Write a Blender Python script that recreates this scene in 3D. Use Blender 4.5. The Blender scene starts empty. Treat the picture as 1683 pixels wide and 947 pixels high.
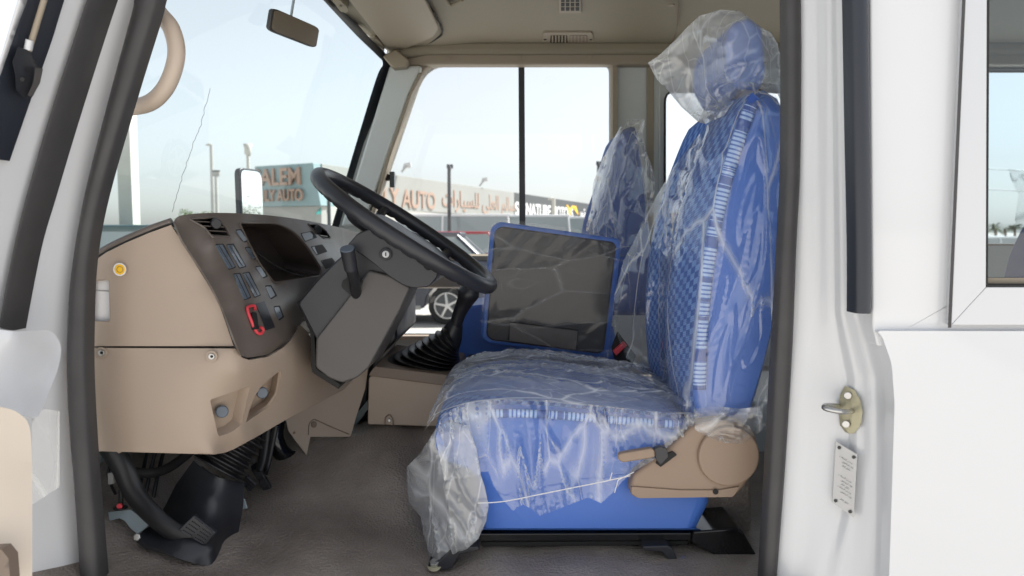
import bpy, bmesh, math, random
import numpy as np
from mathutils import Vector, Matrix, noise
from mathutils.geometry import delaunay_2d_cdt
R = math.radians
random.seed(4)
S = bpy.context.scene
COL = S.collection

# ------------------------------------------------------------------ camera, sky, sun, exposure
F = 1240.0; PITCH = R(4.3); EYE = Vector((0, -1.5, 1.75))
cd = bpy.data.cameras.new('camera'); cam = bpy.data.objects.new('camera', cd); COL.objects.link(cam)
cd.sensor_width = 36; cd.lens = 36 * F / 1683; cd.clip_end = 3000; cd.clip_start = .02
cam.location = EYE; cam.rotation_euler = (R(90) - PITCH, 0, 0)
cd.dof.use_dof = True; cd.dof.focus_distance = 1.7; cd.dof.aperture_fstop = 5.6
S.camera = cam
SUN_DIR = Vector((.70, .42, .0)).normalized() * math.cos(R(52)) + Vector((0, 0, math.sin(R(52))))
w = bpy.data.worlds.new('World'); S.world = w; w.use_nodes = True
nt = w.node_tree; bg = nt.nodes['Background']; sk = nt.nodes.new('ShaderNodeTexSky')
sk.sky_type = 'NISHITA'; sk.sun_disc = False; sk.sun_elevation = R(52)
sk.sun_rotation = math.atan2(SUN_DIR.x, SUN_DIR.y); sk.air_density = 1.0; sk.dust_density = 1.2; sk.ozone_density = 2.0
hz = nt.nodes.new('ShaderNodeHueSaturation'); hz.inputs['Saturation'].default_value = .26   # a dusty, washed-out desert sky
nt.links.new(sk.outputs[0], hz.inputs['Color']); nt.links.new(hz.outputs[0], bg.inputs[0]); bg.inputs[1].default_value = .09
sl = bpy.data.lights.new('sun', 'SUN'); sl.energy = 4.8; sl.angle = R(.5); sl.color = (1, .965, .92)
so = bpy.data.objects.new('sun', sl); COL.objects.link(so)
so.rotation_euler = SUN_DIR.to_track_quat('Z', 'Y').to_euler()
S.view_settings.view_transform = 'Standard'; S.view_settings.look = 'None'
S.view_settings.exposure = 1.5; S.view_settings.gamma = 1; S.view_settings.use_curve_mapping = False
S.cycles.max_bounces = 10; S.cycles.diffuse_bounces = 5; S.cycles.glossy_bounces = 5
S.cycles.transparent_max_bounces = 40; S.cycles.transmission_bounces = 6
S.cycles.caustics_reflective = False; S.cycles.caustics_refractive = False
S.cycles.use_denoising = True; S.cycles.sample_clamp_indirect = 6

# ------------------------------------------------------------------ reading the photograph into world space
def ray(px, py):
    u = (px - 841.5) / F; v = -(py - 473.5) / F
    return Vector((u, math.cos(PITCH) + v * math.sin(PITCH), -math.sin(PITCH) + v * math.cos(PITCH)))
def P(px, py, Y):
    d = ray(px, py); return EYE + d * ((Y - EYE.y) / d.y)
def Pz(px, py, z):            # on the horizontal plane z metres above the eye
    d = ray(px, py); return EYE + d * (z / d.z)
def Px(px, py, x):
    d = ray(px, py); return EYE + d * (x / d.x)
def V(x, y, z): return Vector((x, y, 1.75 + z))   # z relative to the eye

# ------------------------------------------------------------------ materials
MATS = {}
class NB:
    def __init__(s, name):
        s.m = bpy.data.materials.new(name); s.m.use_nodes = True; s.t = s.m.node_tree
        s.b = s.t.nodes['Principled BSDF']; s.out = s.t.nodes['Material Output']; MATS[name] = s.m
    def n(s, ty, **k):
        o = s.t.nodes.new(ty)
        for a, v in k.items():
            if a.startswith('i_'):
                key = a[2:]; key = int(key) if key.isdigit() else key
                o.inputs[key].default_value = v
            else: setattr(o, a, v)
        return o
    def l(s, a, b): s.t.links.new(a, b)
    def coord(s, scale=(1, 1, 1), rot=(0, 0, 0)):
        tc = s.n('ShaderNodeTexCoord'); mp = s.n('ShaderNodeMapping'); mp.inputs['Scale'].default_value = scale
        mp.inputs['Rotation'].default_value = rot
        s.l(tc.outputs['Object'], mp.inputs[0]); return mp.outputs[0]
    def bump(s, h, strength=.3, dist=.002, prev=None):
        b = s.n('ShaderNodeBump'); b.inputs['Strength'].default_value = strength; b.inputs['Distance'].default_value = dist
        s.l(h, b.inputs['Height'])
        if prev: s.l(prev, b.inputs['Normal'])
        return b.outputs[0]
def c3(c): return (c[0], c[1], c[2], 1)
def mat(name, col, rough=.5, metal=0, coat=0, grain=None, vary=.0, vscale=3, spec=.5, rvar=.0):
    N = NB(name); b = N.b
    b.inputs['Base Color'].default_value = c3(col); b.inputs['Roughness'].default_value = rough
    b.inputs['Metallic'].default_value = metal; b.inputs['Coat Weight'].default_value = coat; b.inputs['Coat Roughness'].default_value = .05
    b.inputs['Specular IOR Level'].default_value = spec
    if vary:
        t = N.n('ShaderNodeTexNoise'); t.inputs['Scale'].default_value = vscale; t.inputs['Detail'].default_value = 5
        N.l(N.coord(), t.inputs['Vector'])
        r = N.n('ShaderNodeMapRange'); r.inputs[1].default_value = .3; r.inputs[2].default_value = .7
        r.inputs[3].default_value = 1 - vary; r.inputs[4].default_value = 1 + vary; N.l(t.outputs[0], r.inputs[0])
        x = N.n('ShaderNodeVectorMath', operation='SCALE'); x.inputs[0].default_value = col[:3]; N.l(r.outputs[0], x.inputs['Scale'])
        N.l(x.outputs[0], b.inputs['Base Color'])
    if rvar:
        t = N.n('ShaderNodeTexNoise'); t.inputs['Scale'].default_value = 9; t.inputs['Detail'].default_value = 6
        N.l(N.coord(), t.inputs['Vector'])
        r = N.n('ShaderNodeMapRange'); r.inputs[1].default_value = .3; r.inputs[2].default_value = .7
        r.inputs[3].default_value = rough - rvar; r.inputs[4].default_value = rough + rvar; N.l(t.outputs[0], r.inputs[0])
        N.l(r.outputs[0], b.inputs['Roughness'])
    if grain:
        v = N.n('ShaderNodeTexVoronoi'); v.inputs['Scale'].default_value = grain[0]; N.l(N.coord(), v.inputs['Vector'])
        N.l(N.bump(v.outputs[0], grain[1], grain[2] if len(grain) > 2 else .0006), b.inputs['Normal'])
    return N.m
mat('tan', (.385, .305, .24), .5, grain=(900, .12), vary=.03, rvar=.06)
mat('tan_dark', (.20, .15, .115), .5, grain=(900, .12))
mat('taupe', (.13, .108, .094), .40, grain=(1000, .18), vary=.04, rvar=.05)
mat('grey_plastic', (.072, .067, .065), .45, grain=(900, .12), rvar=.05)
mat('black', (.014, .014, .016), .4, rvar=.08)
mat('soft_black', (.022, .023, .028), .38, rvar=.06)
mat('matt_black', (.012, .012, .012), .7)
mat('gloss_black', (.008, .008, .009), .12)
mat('trim_light', (.66, .57, .47), .5)
mat('mirror_reflection', (.20, .165, .12), .18)  # beige cab reflection put into a plain brown gloss colour
mat('panel_dark', (.045, .040, .039), .5)
mat('cluster', (.055, .044, .040), .35)
mat('tan_mid', (.30, .215, .155), .5, grain=(900, .12), vary=.03)
mat('rubber', (.05, .048, .049), .55, grain=(500, .1), vary=.12, vscale=14, rvar=.08)
mat('rubber_blue', (.020, .024, .034), .4)
mat('paint', (.66, .67, .685), .32, coat=.6, vary=.02, vscale=2)
mat('paint_grey', (.56, .585, .57), .4, coat=.3, vary=.03)
mat('sheet_metal', (.34, .41, .44), .45, vary=.08, coat=.2)
mat('cream_lining', (.26, .225, .162), .6, grain=(700, .15), vary=.02)
mat('cream_trim', (.30, .25, .185), .5)
mat('beige_handle', (.52, .43, .35), .45, grain=(800, .1))
mat('alu', (.60, .61, .63), .42, metal=.25)
mat('steel', (.5, .5, .49), .35, metal=1)
mat('zinc', (.50, .47, .33), .45, metal=.7)
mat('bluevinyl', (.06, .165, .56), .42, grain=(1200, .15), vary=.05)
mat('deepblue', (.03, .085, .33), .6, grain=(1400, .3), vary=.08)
mat('red', (.7, .06, .08), .4)
mat('yellow', (.95, .55, .02), .5)
mat('dullyellow', (.55, .42, .12), .6)
mat('white_plastic', (.75, .74, .74), .4)
mat('button', (.10, .125, .16), .3, rvar=.05)
mat('lightgrey', (.35, .35, .34), .35)
mat('greyplate', (.5, .5, .5), .4, metal=.4)
mat('print', (.06, .06, .06), .6)
mat('asphalt', (.445, .425, .395), .9, vary=.14, vscale=1.2)
mat('kerb', (.5, .48, .44), .9, vary=.1)
mat('wall_white', (.40, .39, .365), .8, vary=.04, vscale=.3)
mat('clad_teal', (.24, .33, .345), .5, vary=.05, vscale=.4)
mat('clad_pale', (.31, .315, .295), .5, vary=.05, vscale=.2)
mat('clad_dark', (.05, .055, .058), .5, vary=.06)
mat('letter_copper', (.38, .26, .20), .5)
mat('letter_white', (.8, .8, .8), .5)
mat('green_sign', (.02, .22, .20), .5)
mat('concrete', (.55, .54, .49), .8, vary=.06)
mat('pole', (.42, .42, .40), .5)
mat('pole_dark', (.07, .075, .08), .5)
mat('tyre', (.02, .02, .02), .8)
mat('rim', (.5, .5, .5), .3, metal=.8)
mat('car_dark', (.03, .036, .055), .3, coat=.35)
mat('car_white', (.75, .76, .77), .3, coat=1)
mat('car_red', (.35, .05, .06), .3, coat=1)
mat('car_teal', (.04, .08, .085), .3, coat=1)
mat('car_glass', (.30, .34, .34), .06, spec=1)
mat('bark', (.12, .085, .06), .9)
mat('lamp_glass', (.6, .6, .6), .2)
mat('leaf', (.09, .14, .035), .7, vary=.35, vscale=2)
mat('leaf_olive', (.10, .125, .05), .7, vary=.35, vscale=1)

def floor_mat():
    N = NB('mat_floor'); b = N.b
    t = N.n('ShaderNodeTexNoise'); t.inputs['Scale'].default_value = 5; t.inputs['Detail'].default_value = 7; N.l(N.coord(), t.inputs['Vector'])
    cr = N.n('ShaderNodeValToRGB'); cr.color_ramp.elements[0].position = .35; cr.color_ramp.elements[1].position = .72
    cr.color_ramp.elements[0].color = (.20, .170, .148, 1); cr.color_ramp.elements[1].color = (.37, .32, .28, 1)
    N.l(t.outputs[0], cr.inputs[0]); N.l(cr.outputs[0], b.inputs['Base Color']); b.inputs['Roughness'].default_value = .42
    v = N.n('ShaderNodeTexVoronoi'); v.inputs['Scale'].default_value = 170; v.feature = 'F1'; N.l(N.coord(), v.inputs['Vector'])
    w2 = N.n('ShaderNodeTexNoise'); w2.inputs['Scale'].default_value = 7; w2.inputs['Detail'].default_value = 2; N.l(N.coord((1, .6, 1)), w2.inputs['Vector'])
    N.l(N.bump(v.outputs[0], .8, .0024, N.bump(w2.outputs[0], .35, .02)), b.inputs['Normal'])
floor_mat()

def fabric():
    N = NB('fabric'); b = N.b
    co = N.coord((1, 1, 1))
    sp = N.n('ShaderNodeSeparateXYZ'); N.l(co, sp.inputs[0])
    # along-body coordinate: x+z so that the weave runs on over the top and down the back
    ad = N.n('ShaderNodeMath', operation='SUBTRACT'); N.l(sp.outputs[0], ad.inputs[0]); N.l(sp.outputs[2], ad.inputs[1])
    cx = N.n('ShaderNodeCombineXYZ'); N.l(ad.outputs[0], cx.inputs[0]); N.l(sp.outputs[1], cx.inputs[1])
    ck = N.n('ShaderNodeTexChecker'); ck.inputs['Scale'].default_value = 84; N.l(cx.outputs[0], ck.inputs['Vector'])
    ck2 = N.n('ShaderNodeTexNoise'); ck2.inputs['Scale'].default_value = 28; N.l(cx.outputs[0], ck2.inputs['Vector'])
    mx = N.n('ShaderNodeMath', operation='MULTIPLY'); N.l(ck.outputs[1], mx.inputs[0]); N.l(ck2.outputs[0], mx.inputs[1])
    wv = N.n('ShaderNodeTexWave', bands_direction='X'); wv.inputs['Scale'].default_value = 75; wv.inputs['Distortion'].default_value = .6
    N.l(cx.outputs[0], wv.inputs['Vector'])
    cr = N.n('ShaderNodeValToRGB'); e = cr.color_ramp.elements; e[0].position = .0; e[1].position = .6
    e[0].color = (.03, .105, .42, 1); e[1].color = (.17, .33, .72, 1); N.l(mx.outputs[0], cr.inputs[0])
    ml = N.n('ShaderNodeMixRGB', blend_type='MULTIPLY'); ml.inputs[0].default_value = .35
    N.l(cr.outputs[0], ml.inputs[1]); N.l(wv.outputs[0], ml.inputs[2]); N.l(ml.outputs[0], b.inputs['Base Color'])
    b.inputs['Roughness'].default_value = .85
    N.l(N.bump(wv.outputs[0], .3, .001), b.inputs['Normal'])
fabric()
def stripes():
    N = NB('stripes'); b = N.b
    uv = N.n('ShaderNodeTexCoord'); sp = N.n('ShaderNodeSeparateXYZ'); N.l(uv.outputs['UV'], sp.inputs[0])
    fr = N.n('ShaderNodeMath', operation='PINGPONG'); fr.inputs[1].default_value = .5; N.l(sp.outputs[0], fr.inputs[0])
    gt = N.n('ShaderNodeMath', operation='GREATER_THAN'); gt.inputs[1].default_value = .2; N.l(fr.outputs[0], gt.inputs[0])
    sc = N.n('ShaderNodeMath', operation='MULTIPLY'); sc.inputs[1].default_value = .17; N.l(sp.outputs[0], sc.inputs[0])
    nz = N.n('ShaderNodeTexNoise'); nz.noise_dimensions = '1D'; nz.inputs['Scale'].default_value = 1.3; N.l(sc.outputs[0], nz.inputs['W'])
    g2 = N.n('ShaderNodeMath', operation='GREATER_THAN'); g2.inputs[1].default_value = .56; N.l(nz.outputs[0], g2.inputs[0])
    m1 = N.n('ShaderNodeMixRGB'); m1.inputs[1].default_value = (.05, .13, .45, 1); m1.inputs[2].default_value = (.36, .50, .78, 1); N.l(gt.outputs[0], m1.inputs[0])
    m2 = N.n('ShaderNodeMixRGB'); m2.inputs[2].default_value = (.03, .08, .32, 1); N.l(g2.outputs[0], m2.inputs[0]); N.l(m1.outputs[0], m2.inputs[1])
    N.l(m2.outputs[0], b.inputs['Base Color']); b.inputs['Roughness'].default_value = .8
stripes()

def glass(name, tint, refl=.55):
    N = NB(name); t = N.t; t.nodes.remove(N.b)
    tr = N.n('ShaderNodeBsdfTransparent'); tr.inputs[0].default_value = c3(tint)
    gl = N.n('ShaderNodeBsdfGlossy'); gl.inputs['Roughness'].default_value = .01
    fr = N.n('ShaderNodeLayerWeight'); fr.inputs[0].default_value = .5
    pw = N.n('ShaderNodeMath', operation='POWER'); pw.inputs[1].default_value = 5; N.l(fr.outputs['Facing'], pw.inputs[0])
    mu = N.n('ShaderNodeMath', operation='MULTIPLY_ADD'); mu.inputs[1].default_value = refl; mu.inputs[2].default_value = .07 * refl; N.l(pw.outputs[0], mu.inputs[0])
    mx = N.n('ShaderNodeMixShader'); N.l(mu.outputs[0], mx.inputs[0]); N.l(tr.outputs[0], mx.inputs[1]); N.l(gl.outputs[0], mx.inputs[2])
    N.l(mx.outputs[0], N.out.inputs[0])
glass('windshield_glass', (.69, .75, .755), .28); glass('side_glass', (.68, .70, .705)); glass('near_glass', (.60, .70, .74), 1.3)
N = NB('mirror'); N.b.inputs['Metallic'].default_value = 1; N.b.inputs['Roughness'].default_value = .02; N.b.inputs['Base Color'].default_value = (.8, .82, .82, 1)

def film(name, milk=.10, crease=.5, scale=(6, 6, 6), rot=(0, 0, 0), bstr=.8, gl_mul=1.0):
    """thin crumpled polythene: see-through, glossy, whiter along its creases"""
    N = NB(name); t = N.t; t.nodes.remove(N.b)
    co = N.coord(scale, rot)
    w0 = N.n('ShaderNodeTexNoise'); w0.inputs['Scale'].default_value = .9; w0.inputs['Detail'].default_value = 2; N.l(co, w0.inputs['Vector'])
    ad = N.n('ShaderNodeVectorMath', operation='MULTIPLY_ADD'); ad.inputs[1].default_value = (.45, .45, .45)
    N.l(w0.outputs['Color'], ad.inputs[0]); N.l(co, ad.inputs[2])
    def math_(op, a, b, clamp=False):
        m = N.n('ShaderNodeMath', operation=op, use_clamp=clamp)
        for k, v in ((0, a), (1, b)):
            if isinstance(v, (int, float)): m.inputs[k].default_value = v
            else: N.l(v, m.inputs[k])
        return m.outputs[0]
    def cell(sc):
        v = N.n('ShaderNodeTexVoronoi'); v.inputs['Scale'].default_value = sc; N.l(ad.outputs[0], v.inputs['Vector'])
        e = N.n('ShaderNodeTexVoronoi', feature='DISTANCE_TO_EDGE'); e.inputs['Scale'].default_value = sc; N.l(ad.outputs[0], e.inputs['Vector'])
        r = N.n('ShaderNodeMapRange'); r.inputs[1].default_value = 0; r.inputs[2].default_value = .045; r.inputs[3].default_value = 1; r.inputs[4].default_value = 0
        N.l(e.outputs[0], r.inputs[0])
        c = N.n('ShaderNodeVectorMath', operation='SUBTRACT'); c.inputs[1].default_value = (.5, .5, .5); N.l(v.outputs['Color'], c.inputs[0])
        p = N.n('ShaderNodeVectorMath', operation='SUBTRACT'); N.l(ad.outputs[0], p.inputs[0]); N.l(v.outputs['Position'], p.inputs[1])
        d = N.n('ShaderNodeVectorMath', operation='DOT_PRODUCT'); N.l(c.outputs[0], d.inputs[0]); N.l(p.outputs[0], d.inputs[1])   # each cell a flat facet with its own tilt
        return math_('ADD', math_('MULTIPLY', d.outputs['Value'], 1.3), math_('MULTIPLY', v.outputs['Distance'], .35)), math_('POWER', r.outputs[0], 2.0)
    d1, e1 = cell(1.0); d2, e2 = cell(3.1)
    big = N.n('ShaderNodeTexNoise'); big.inputs['Scale'].default_value = .6; big.inputs['Detail'].default_value = 2; N.l(co, big.inputs['Vector'])
    bm = N.n('ShaderNodeMapRange'); bm.inputs[1].default_value = .42; bm.inputs[2].default_value = .66; N.l(big.outputs[0], bm.inputs[0])
    fine = math_('MULTIPLY', e2, bm.outputs[0]); e = math_('ADD', math_('MULTIPLY', e1, .7), math_('MULTIPLY', fine, .6))
    milkv = math_('ADD', milk, math_('MULTIPLY', bm.outputs[0], milk * .9))
    ml = math_('ADD', math_('MULTIPLY', e, crease), milkv, True)
    h = math_('ADD', d1, math_('MULTIPLY', math_('MULTIPLY', d2, bm.outputs[0]), .33))
    bp = N.bump(h, bstr, .016)
    tr = N.n('ShaderNodeBsdfTransparent'); tr.inputs[0].default_value = (.985, .99, .99, 1)
    df = N.n('ShaderNodeBsdfDiffuse'); df.inputs[0].default_value = (.93, .95, .95, 1)
    tl = N.n('ShaderNodeBsdfTranslucent'); tl.inputs[0].default_value = (.93, .95, .95, 1)
    dm = N.n('ShaderNodeMixShader'); dm.inputs[0].default_value = .45; N.l(df.outputs[0], dm.inputs[1]); N.l(tl.outputs[0], dm.inputs[2])
    gl = N.n('ShaderNodeBsdfGlossy'); gl.inputs['Roughness'].default_value = .07; N.l(bp, gl.inputs['Normal'])
    fr = N.n('ShaderNodeLayerWeight'); fr.inputs[0].default_value = .5; N.l(bp, fr.inputs['Normal'])
    fm = math_('ADD', math_('MULTIPLY', math_('POWER', fr.outputs['Facing'], 4), .7 * gl_mul), .09 * gl_mul, True)
    a = N.n('ShaderNodeMixShader'); N.l(ml, a.inputs[0]); N.l(tr.outputs[0], a.inputs[1]); N.l(dm.outputs[0], a.inputs[2])
    b = N.n('ShaderNodeMixShader'); N.l(fm, b.inputs[0]); N.l(a.outputs[0], b.inputs[1]); N.l(gl.outputs[0], b.inputs[2])
    N.l(b.outputs[0], N.out.inputs[0])
film('film', .07, .8, (8, 8, 1.9), (0, R(14), 0), bstr=.5)
film('film_seat', .26, 1.0, (3.2, 12, 12), (0, 0, R(-14)), bstr=.6, gl_mul=.35)
film('film_skirt', .07, .8, (7, 7, 2), (0, R(-10), 0), bstr=.40)
film('film_hood', .22, .7, (6, 6, 2.2), (0, R(-28), 0), bstr=.40)
film('film_far', .12, .7, (7, 7, 2), bstr=.5)
film('film_fold', .02, .35, (3, 3, 10), (0, R(38), 0), bstr=.5, gl_mul=.35)

# ------------------------------------------------------------------ object helpers
def reg(name, me, m, parent, smooth=True):
    o = bpy.data.objects.new(name, me); COL.objects.link(o)
    if m:
        for q in (m if isinstance(m, (list, tuple)) else [m]): me.materials.append(MATS[q])
    if smooth and len(me.polygons): me.polygons.foreach_set('use_smooth', [True] * len(me.polygons))
    if parent:
        o.parent = parent; o.matrix_parent_inverse = wm(parent).inverted()
    return o
def wm(o):
    m = o.matrix_basis.copy()
    if o.parent: m = wm(o.parent) @ o.matrix_parent_inverse @ m
    return m
def tag(o, label, cat, group=None):
    o['label'] = label; o['category'] = cat
    if group: o['group'] = group
    return o
def thing(name, loc, label, cat, group=None):
    o = bpy.data.objects.new(name, None); COL.objects.link(o); o.location = loc; o.empty_display_size = .1
    return tag(o, label, cat, group)
def mesh(name, vs, fs, m, parent=None, smooth=False, split=None):
    me = bpy.data.meshes.new(name); me.from_pydata([tuple(v) for v in vs], [], fs); me.update()
    bm = bmesh.new(); bm.from_mesh(me); bmesh.ops.recalc_face_normals(bm, faces=bm.faces); bm.to_mesh(me); bm.free()
    o = reg(name, me, m, parent, smooth)
    if split: esplit(o, split)
    return o
def esplit(o, a=35):
    e = o.modifiers.new('split', 'EDGE_SPLIT'); e.split_angle = R(a)
def bev(o, w, seg=3, ang=30):
    if w <= 0: return o
    b = o.modifiers.new('bevel', 'BEVEL'); b.width = w; b.segments = seg; b.limit_method = 'ANGLE'; b.angle_limit = R(ang)
    b.harden_normals = True; b.use_clamp_overlap = True
    o.data.polygons.foreach_set('use_smooth', [True] * len(o.data.polygons)); return o
def prism3(name, a, off, m, parent=None, bevel=.004, seg=3):
    """outline a (world points) swept by the vector off"""
    n = len(a); vs = list(a) + [p + off for p in a]
    fs = [tuple(range(n)), tuple(range(2 * n - 1, n - 1, -1))] + [(i, (i + 1) % n, n + (i + 1) % n, n + i) for i in range(n)]
    return bev(mesh(name, vs, fs, m, parent), bevel, seg)
def prism(name, pts, Y0, Y1, m, parent=None, bevel=.004, seg=3):
    a = [P(x, y, Y0) for x, y in pts]; return prism3(name, a, Vector((0, Y1 - Y0, 0)), m, parent, bevel, seg)
def box(name, lo, hi, m, parent=None, bevel=.004, seg=2):
    x0, y0, z0 = lo; x1, y1, z1 = hi
    a = [V(x0, y0, z0), V(x1, y0, z0), V(x1, y0, z1), V(x0, y0, z1)]
    return prism3(name, a, Vector((0, y1 - y0, 0)), m, parent, bevel, seg)
def fillet(pts, r, n=5):
    out = []; k = len(pts)
    rr = r if isinstance(r, (list, tuple)) else [r] * k
    for i in range(k):
        p = Vector(pts[i][:2]); a = Vector(pts[i - 1][:2]); b = Vector(pts[(i + 1) % k][:2])
        da = a - p; db = b - p; q = min(rr[i], da.length * .48, db.length * .48)
        if q <= 0: out.append(tuple(p)); continue
        s = p + da.normalized() * q; e = p + db.normalized() * q
        for j in range(n + 1):
            t = j / n; out.append(tuple(s * (1 - t) ** 2 + p * 2 * t * (1 - t) + e * t * t))
    return out
def spline(pts, n=8, closed=False):
    pts = [Vector(p) for p in pts]; out = []; k = len(pts)
    rng = range(k) if closed else range(k - 1)
    for i in rng:
        g = (lambda j: pts[j % k]) if closed else (lambda j: pts[max(0, min(k - 1, j))])
        a, b, c, d = g(i - 1), g(i), g(i + 1), g(i + 2)
        for j in range(n):
            t = j / n
            out.append(.5 * ((2 * b) + (c - a) * t + (2 * a - 5 * b + 4 * c - d) * t * t + (3 * b - a - 3 * c + d) * t ** 3))
    if not closed: out.append(pts[-1])
    return out
def tube(name, path, r, m, parent=None, k=12, smooth=6, flat=None, caps=True):
    pts = spline(path, smooth) if smooth else [Vector(p) for p in path]
    n = len(pts); rs = r if isinstance(r, (list, tuple)) else [r, r]
    def rad(t):
        f = t * (len(rs) - 1); i = min(int(f), len(rs) - 2); return rs[i] + (rs[i + 1] - rs[i]) * (f - i)
    vs = []; fs = []; up = Vector((0, 1, 0))
    for i, p in enumerate(pts):
        t = (pts[min(i + 1, n - 1)] - pts[max(i - 1, 0)]).normalized()
        a = t.cross(up)
        if a.length < .05: a = t.cross(Vector((1, 0, 0)))
        a.normalize(); b = t.cross(a).normalized(); q = rad(i / (n - 1))
        for j in range(k):
            th = 2 * math.pi * j / k; vs.append(p + a * math.cos(th) * q + b * math.sin(th) * q * (flat or 1))
    for i in range(n - 1):
        for j in range(k):
            j2 = (j + 1) % k; fs.append((i * k + j, i * k + j2, (i + 1) * k + j2, (i + 1) * k + j))
    if caps: fs += [tuple(range(k)), tuple(range(n * k - 1, (n - 1) * k - 1, -1))]
    o = mesh(name, vs, fs, m, parent, True); esplit(o, 50); return o
def loft(name, rings, m, parent=None, cap=True, smooth=True, split=None):
    k = len(rings[0]); vs = [p for r in rings for p in r]; fs = []
    for i in range(len(rings) - 1):
        for j in range(k):
            j2 = (j + 1) % k; fs.append((i * k + j, i * k + j2, (i + 1) * k + j2, (i + 1) * k + j))
    if cap: fs += [tuple(range(k)), tuple(range(len(vs) - 1, len(vs) - k - 1, -1))]
    return mesh(name, vs, fs, m, parent, smooth, split)
def disc(name, c, nrm, r, h, m, parent=None, k=24, bevel=.001):
    """short cylinder standing on c along nrm"""
    nrm = Vector(nrm).normalized(); a = nrm.orthogonal().normalized(); b = nrm.cross(a)
    pts = [c + a * math.cos(2 * math.pi * i / k) * r + b * math.sin(2 * math.pi * i / k) * r for i in range(k)]
    return prism3(name, pts, nrm * h, m, parent, bevel, 2)
def inside(p, poly):
    x, y = p; c = False; n = len(poly); j = n - 1
    for i in range(n):
        xi, yi = poly[i][:2]; xj, yj = poly[j][:2]
        if (yi > y) != (yj > y) and x < (xj - xi) * (y - yi) / (yj - yi) + xi: c = not c
        j = i
    return c
def tps(ctrl):
    c = np.array(ctrl, float); n = len(c); X = c[:, :2] / 100
    D = np.linalg.norm(X[:, None] - X[None], axis=2); A = np.zeros((n + 3, n + 3)); A[:n, :n] = D + 1e-6 * np.eye(n)
    A[:n, n] = 1; A[:n, n + 1:] = X; A[n, :n] = 1; A[n + 1:, :n] = X.T
    wts = np.linalg.lstsq(A, np.concatenate([c[:, 2], [0, 0, 0]]), rcond=None)[0]
    def f(x, y):
        q = np.array([x, y]) / 100; return float(np.linalg.norm(X - q, axis=1) @ wts[:n] + wts[n] + q @ wts[n + 1:])
    return f
def cdt(outer, holes, step):
    vs = []; es = []
    def addloop(pl):
        s = len(vs); q = []
        for i in range(len(pl)):
            a = Vector(pl[i][:2]); b = Vector(pl[(i + 1) % len(pl)][:2]); L = (b - a).length; n = max(1, int(L / step))
            for j in range(n): q.append(a + (b - a) * j / n)
        vs.extend(q); es.extend((s + i, s + (i + 1) % len(q)) for i in range(len(q)))
    addloop(outer)
    for h in holes: addloop(h)
    nb = len(vs); xs = [p[0] for p in outer]; ys = [p[1] for p in outer]
    B = np.array([tuple(v) for v in vs]); y = min(ys)
    while y < max(ys):
        x = min(xs)
        while x < max(xs):
            p = (x + step * .5 * (int(y / step) % 2), y)
            if inside(p, outer) and not any(inside(p, h) for h in holes) and np.min(np.abs(B - np.array(p)).sum(1)) > step * .55: vs.append(Vector(p))
            x += step
        y += step
    r = delaunay_2d_cdt(vs, es, [], 0, 1e-5); V2, F2 = r[0], r[2]
    F3 = []
    for f in F2:
        c = (sum(V2[i].x for i in f) / 3, sum(V2[i].y for i in f) / 3)
        if inside(c, outer) and not any(inside(c, h) for h in holes): F3.append(list(f))
    return V2, F3
def surf(name, outer, depth, m, parent=None, holes=(), step=10, thick=.006, off=0, split=40):
    """a shell whose outline is read in the photograph and whose depth comes from control points (px,py,Y), a constant Y or a function"""
    f = depth if callable(depth) else (tps(depth) if isinstance(depth, list) else (lambda x, y: depth))
    V2, Fs = cdt(outer, holes, step)
    vs = [P(v.x, v.y, f(v.x, v.y) + off) for v in V2]
    me = bpy.data.meshes.new(name); me.from_pydata([tuple(v) for v in vs], [], Fs); me.update()
    o = reg(name, me, m, parent)
    flip = 0
    for p in me.polygons: flip += 1 if p.normal.dot(Vector(p.center) - EYE) > 0 else -1
    if flip > 0: me.flip_normals()
    if thick:
        s = o.modifiers.new('thick', 'SOLIDIFY'); s.thickness = thick; s.offset = -1
        if split: esplit(o, split)
    return o
def plate(name, outer, holes, Y, th, m, parent=None, bevel=0, step=.6, bow=None):
    """flat plate in the x,z plane (points relative to the eye) with holes, front face at Y, thickness th towards +Y"""
    V2, Fs = cdt(outer, holes, step)
    n = len(V2); vs = [V(v.x, Y, v.y) for v in V2] + [V(v.x, Y + th, v.y) for v in V2]
    cnt = {}
    for f in Fs:
        for a, b in ((f[0], f[1]), (f[1], f[2]), (f[2], f[0])): cnt[(a, b)] = 1
    fs = [tuple(f) for f in Fs] + [tuple(n + i for i in reversed(f)) for f in Fs]
    for (a, b) in cnt:
        if (b, a) not in cnt: fs.append((b, a, n + a, n + b))
    o = mesh(name, vs, fs, m, parent)
    if bow:
        for v in o.data.vertices: v.co.y -= bow(v.co.x, v.co.z - 1.75)
    if bevel: bev(o, bevel, 2, 50)
    return o
def ribbon(name, L, Rr, Y, bulge, m, parent, n=6, k=8, depth=None):
    """rubber seal: a band between two traced edges with a rounded section"""
    a = spline([(x, y, 0) for x, y in L], n); b = spline([(x, y, 0) for x, y in Rr], n); rings = []
    f = depth or (lambda x, y: Y)
    for p, q in zip(a, b):
        A = P(p.x, p.y, f(p.x, p.y)); B = P(q.x, q.y, f(q.x, q.y)); ring = []
        for j in range(k + 1):
            t = j / k; e = A.lerp(B, t); e.y -= bulge * math.sin(math.pi * t) ** .6; ring.append(e)
        ring += [B + Vector((0, .03, 0)), A + Vector((0, .03, 0))]; rings.append(ring)
    return loft(name, rings, m, parent, True, True, 55)
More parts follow.
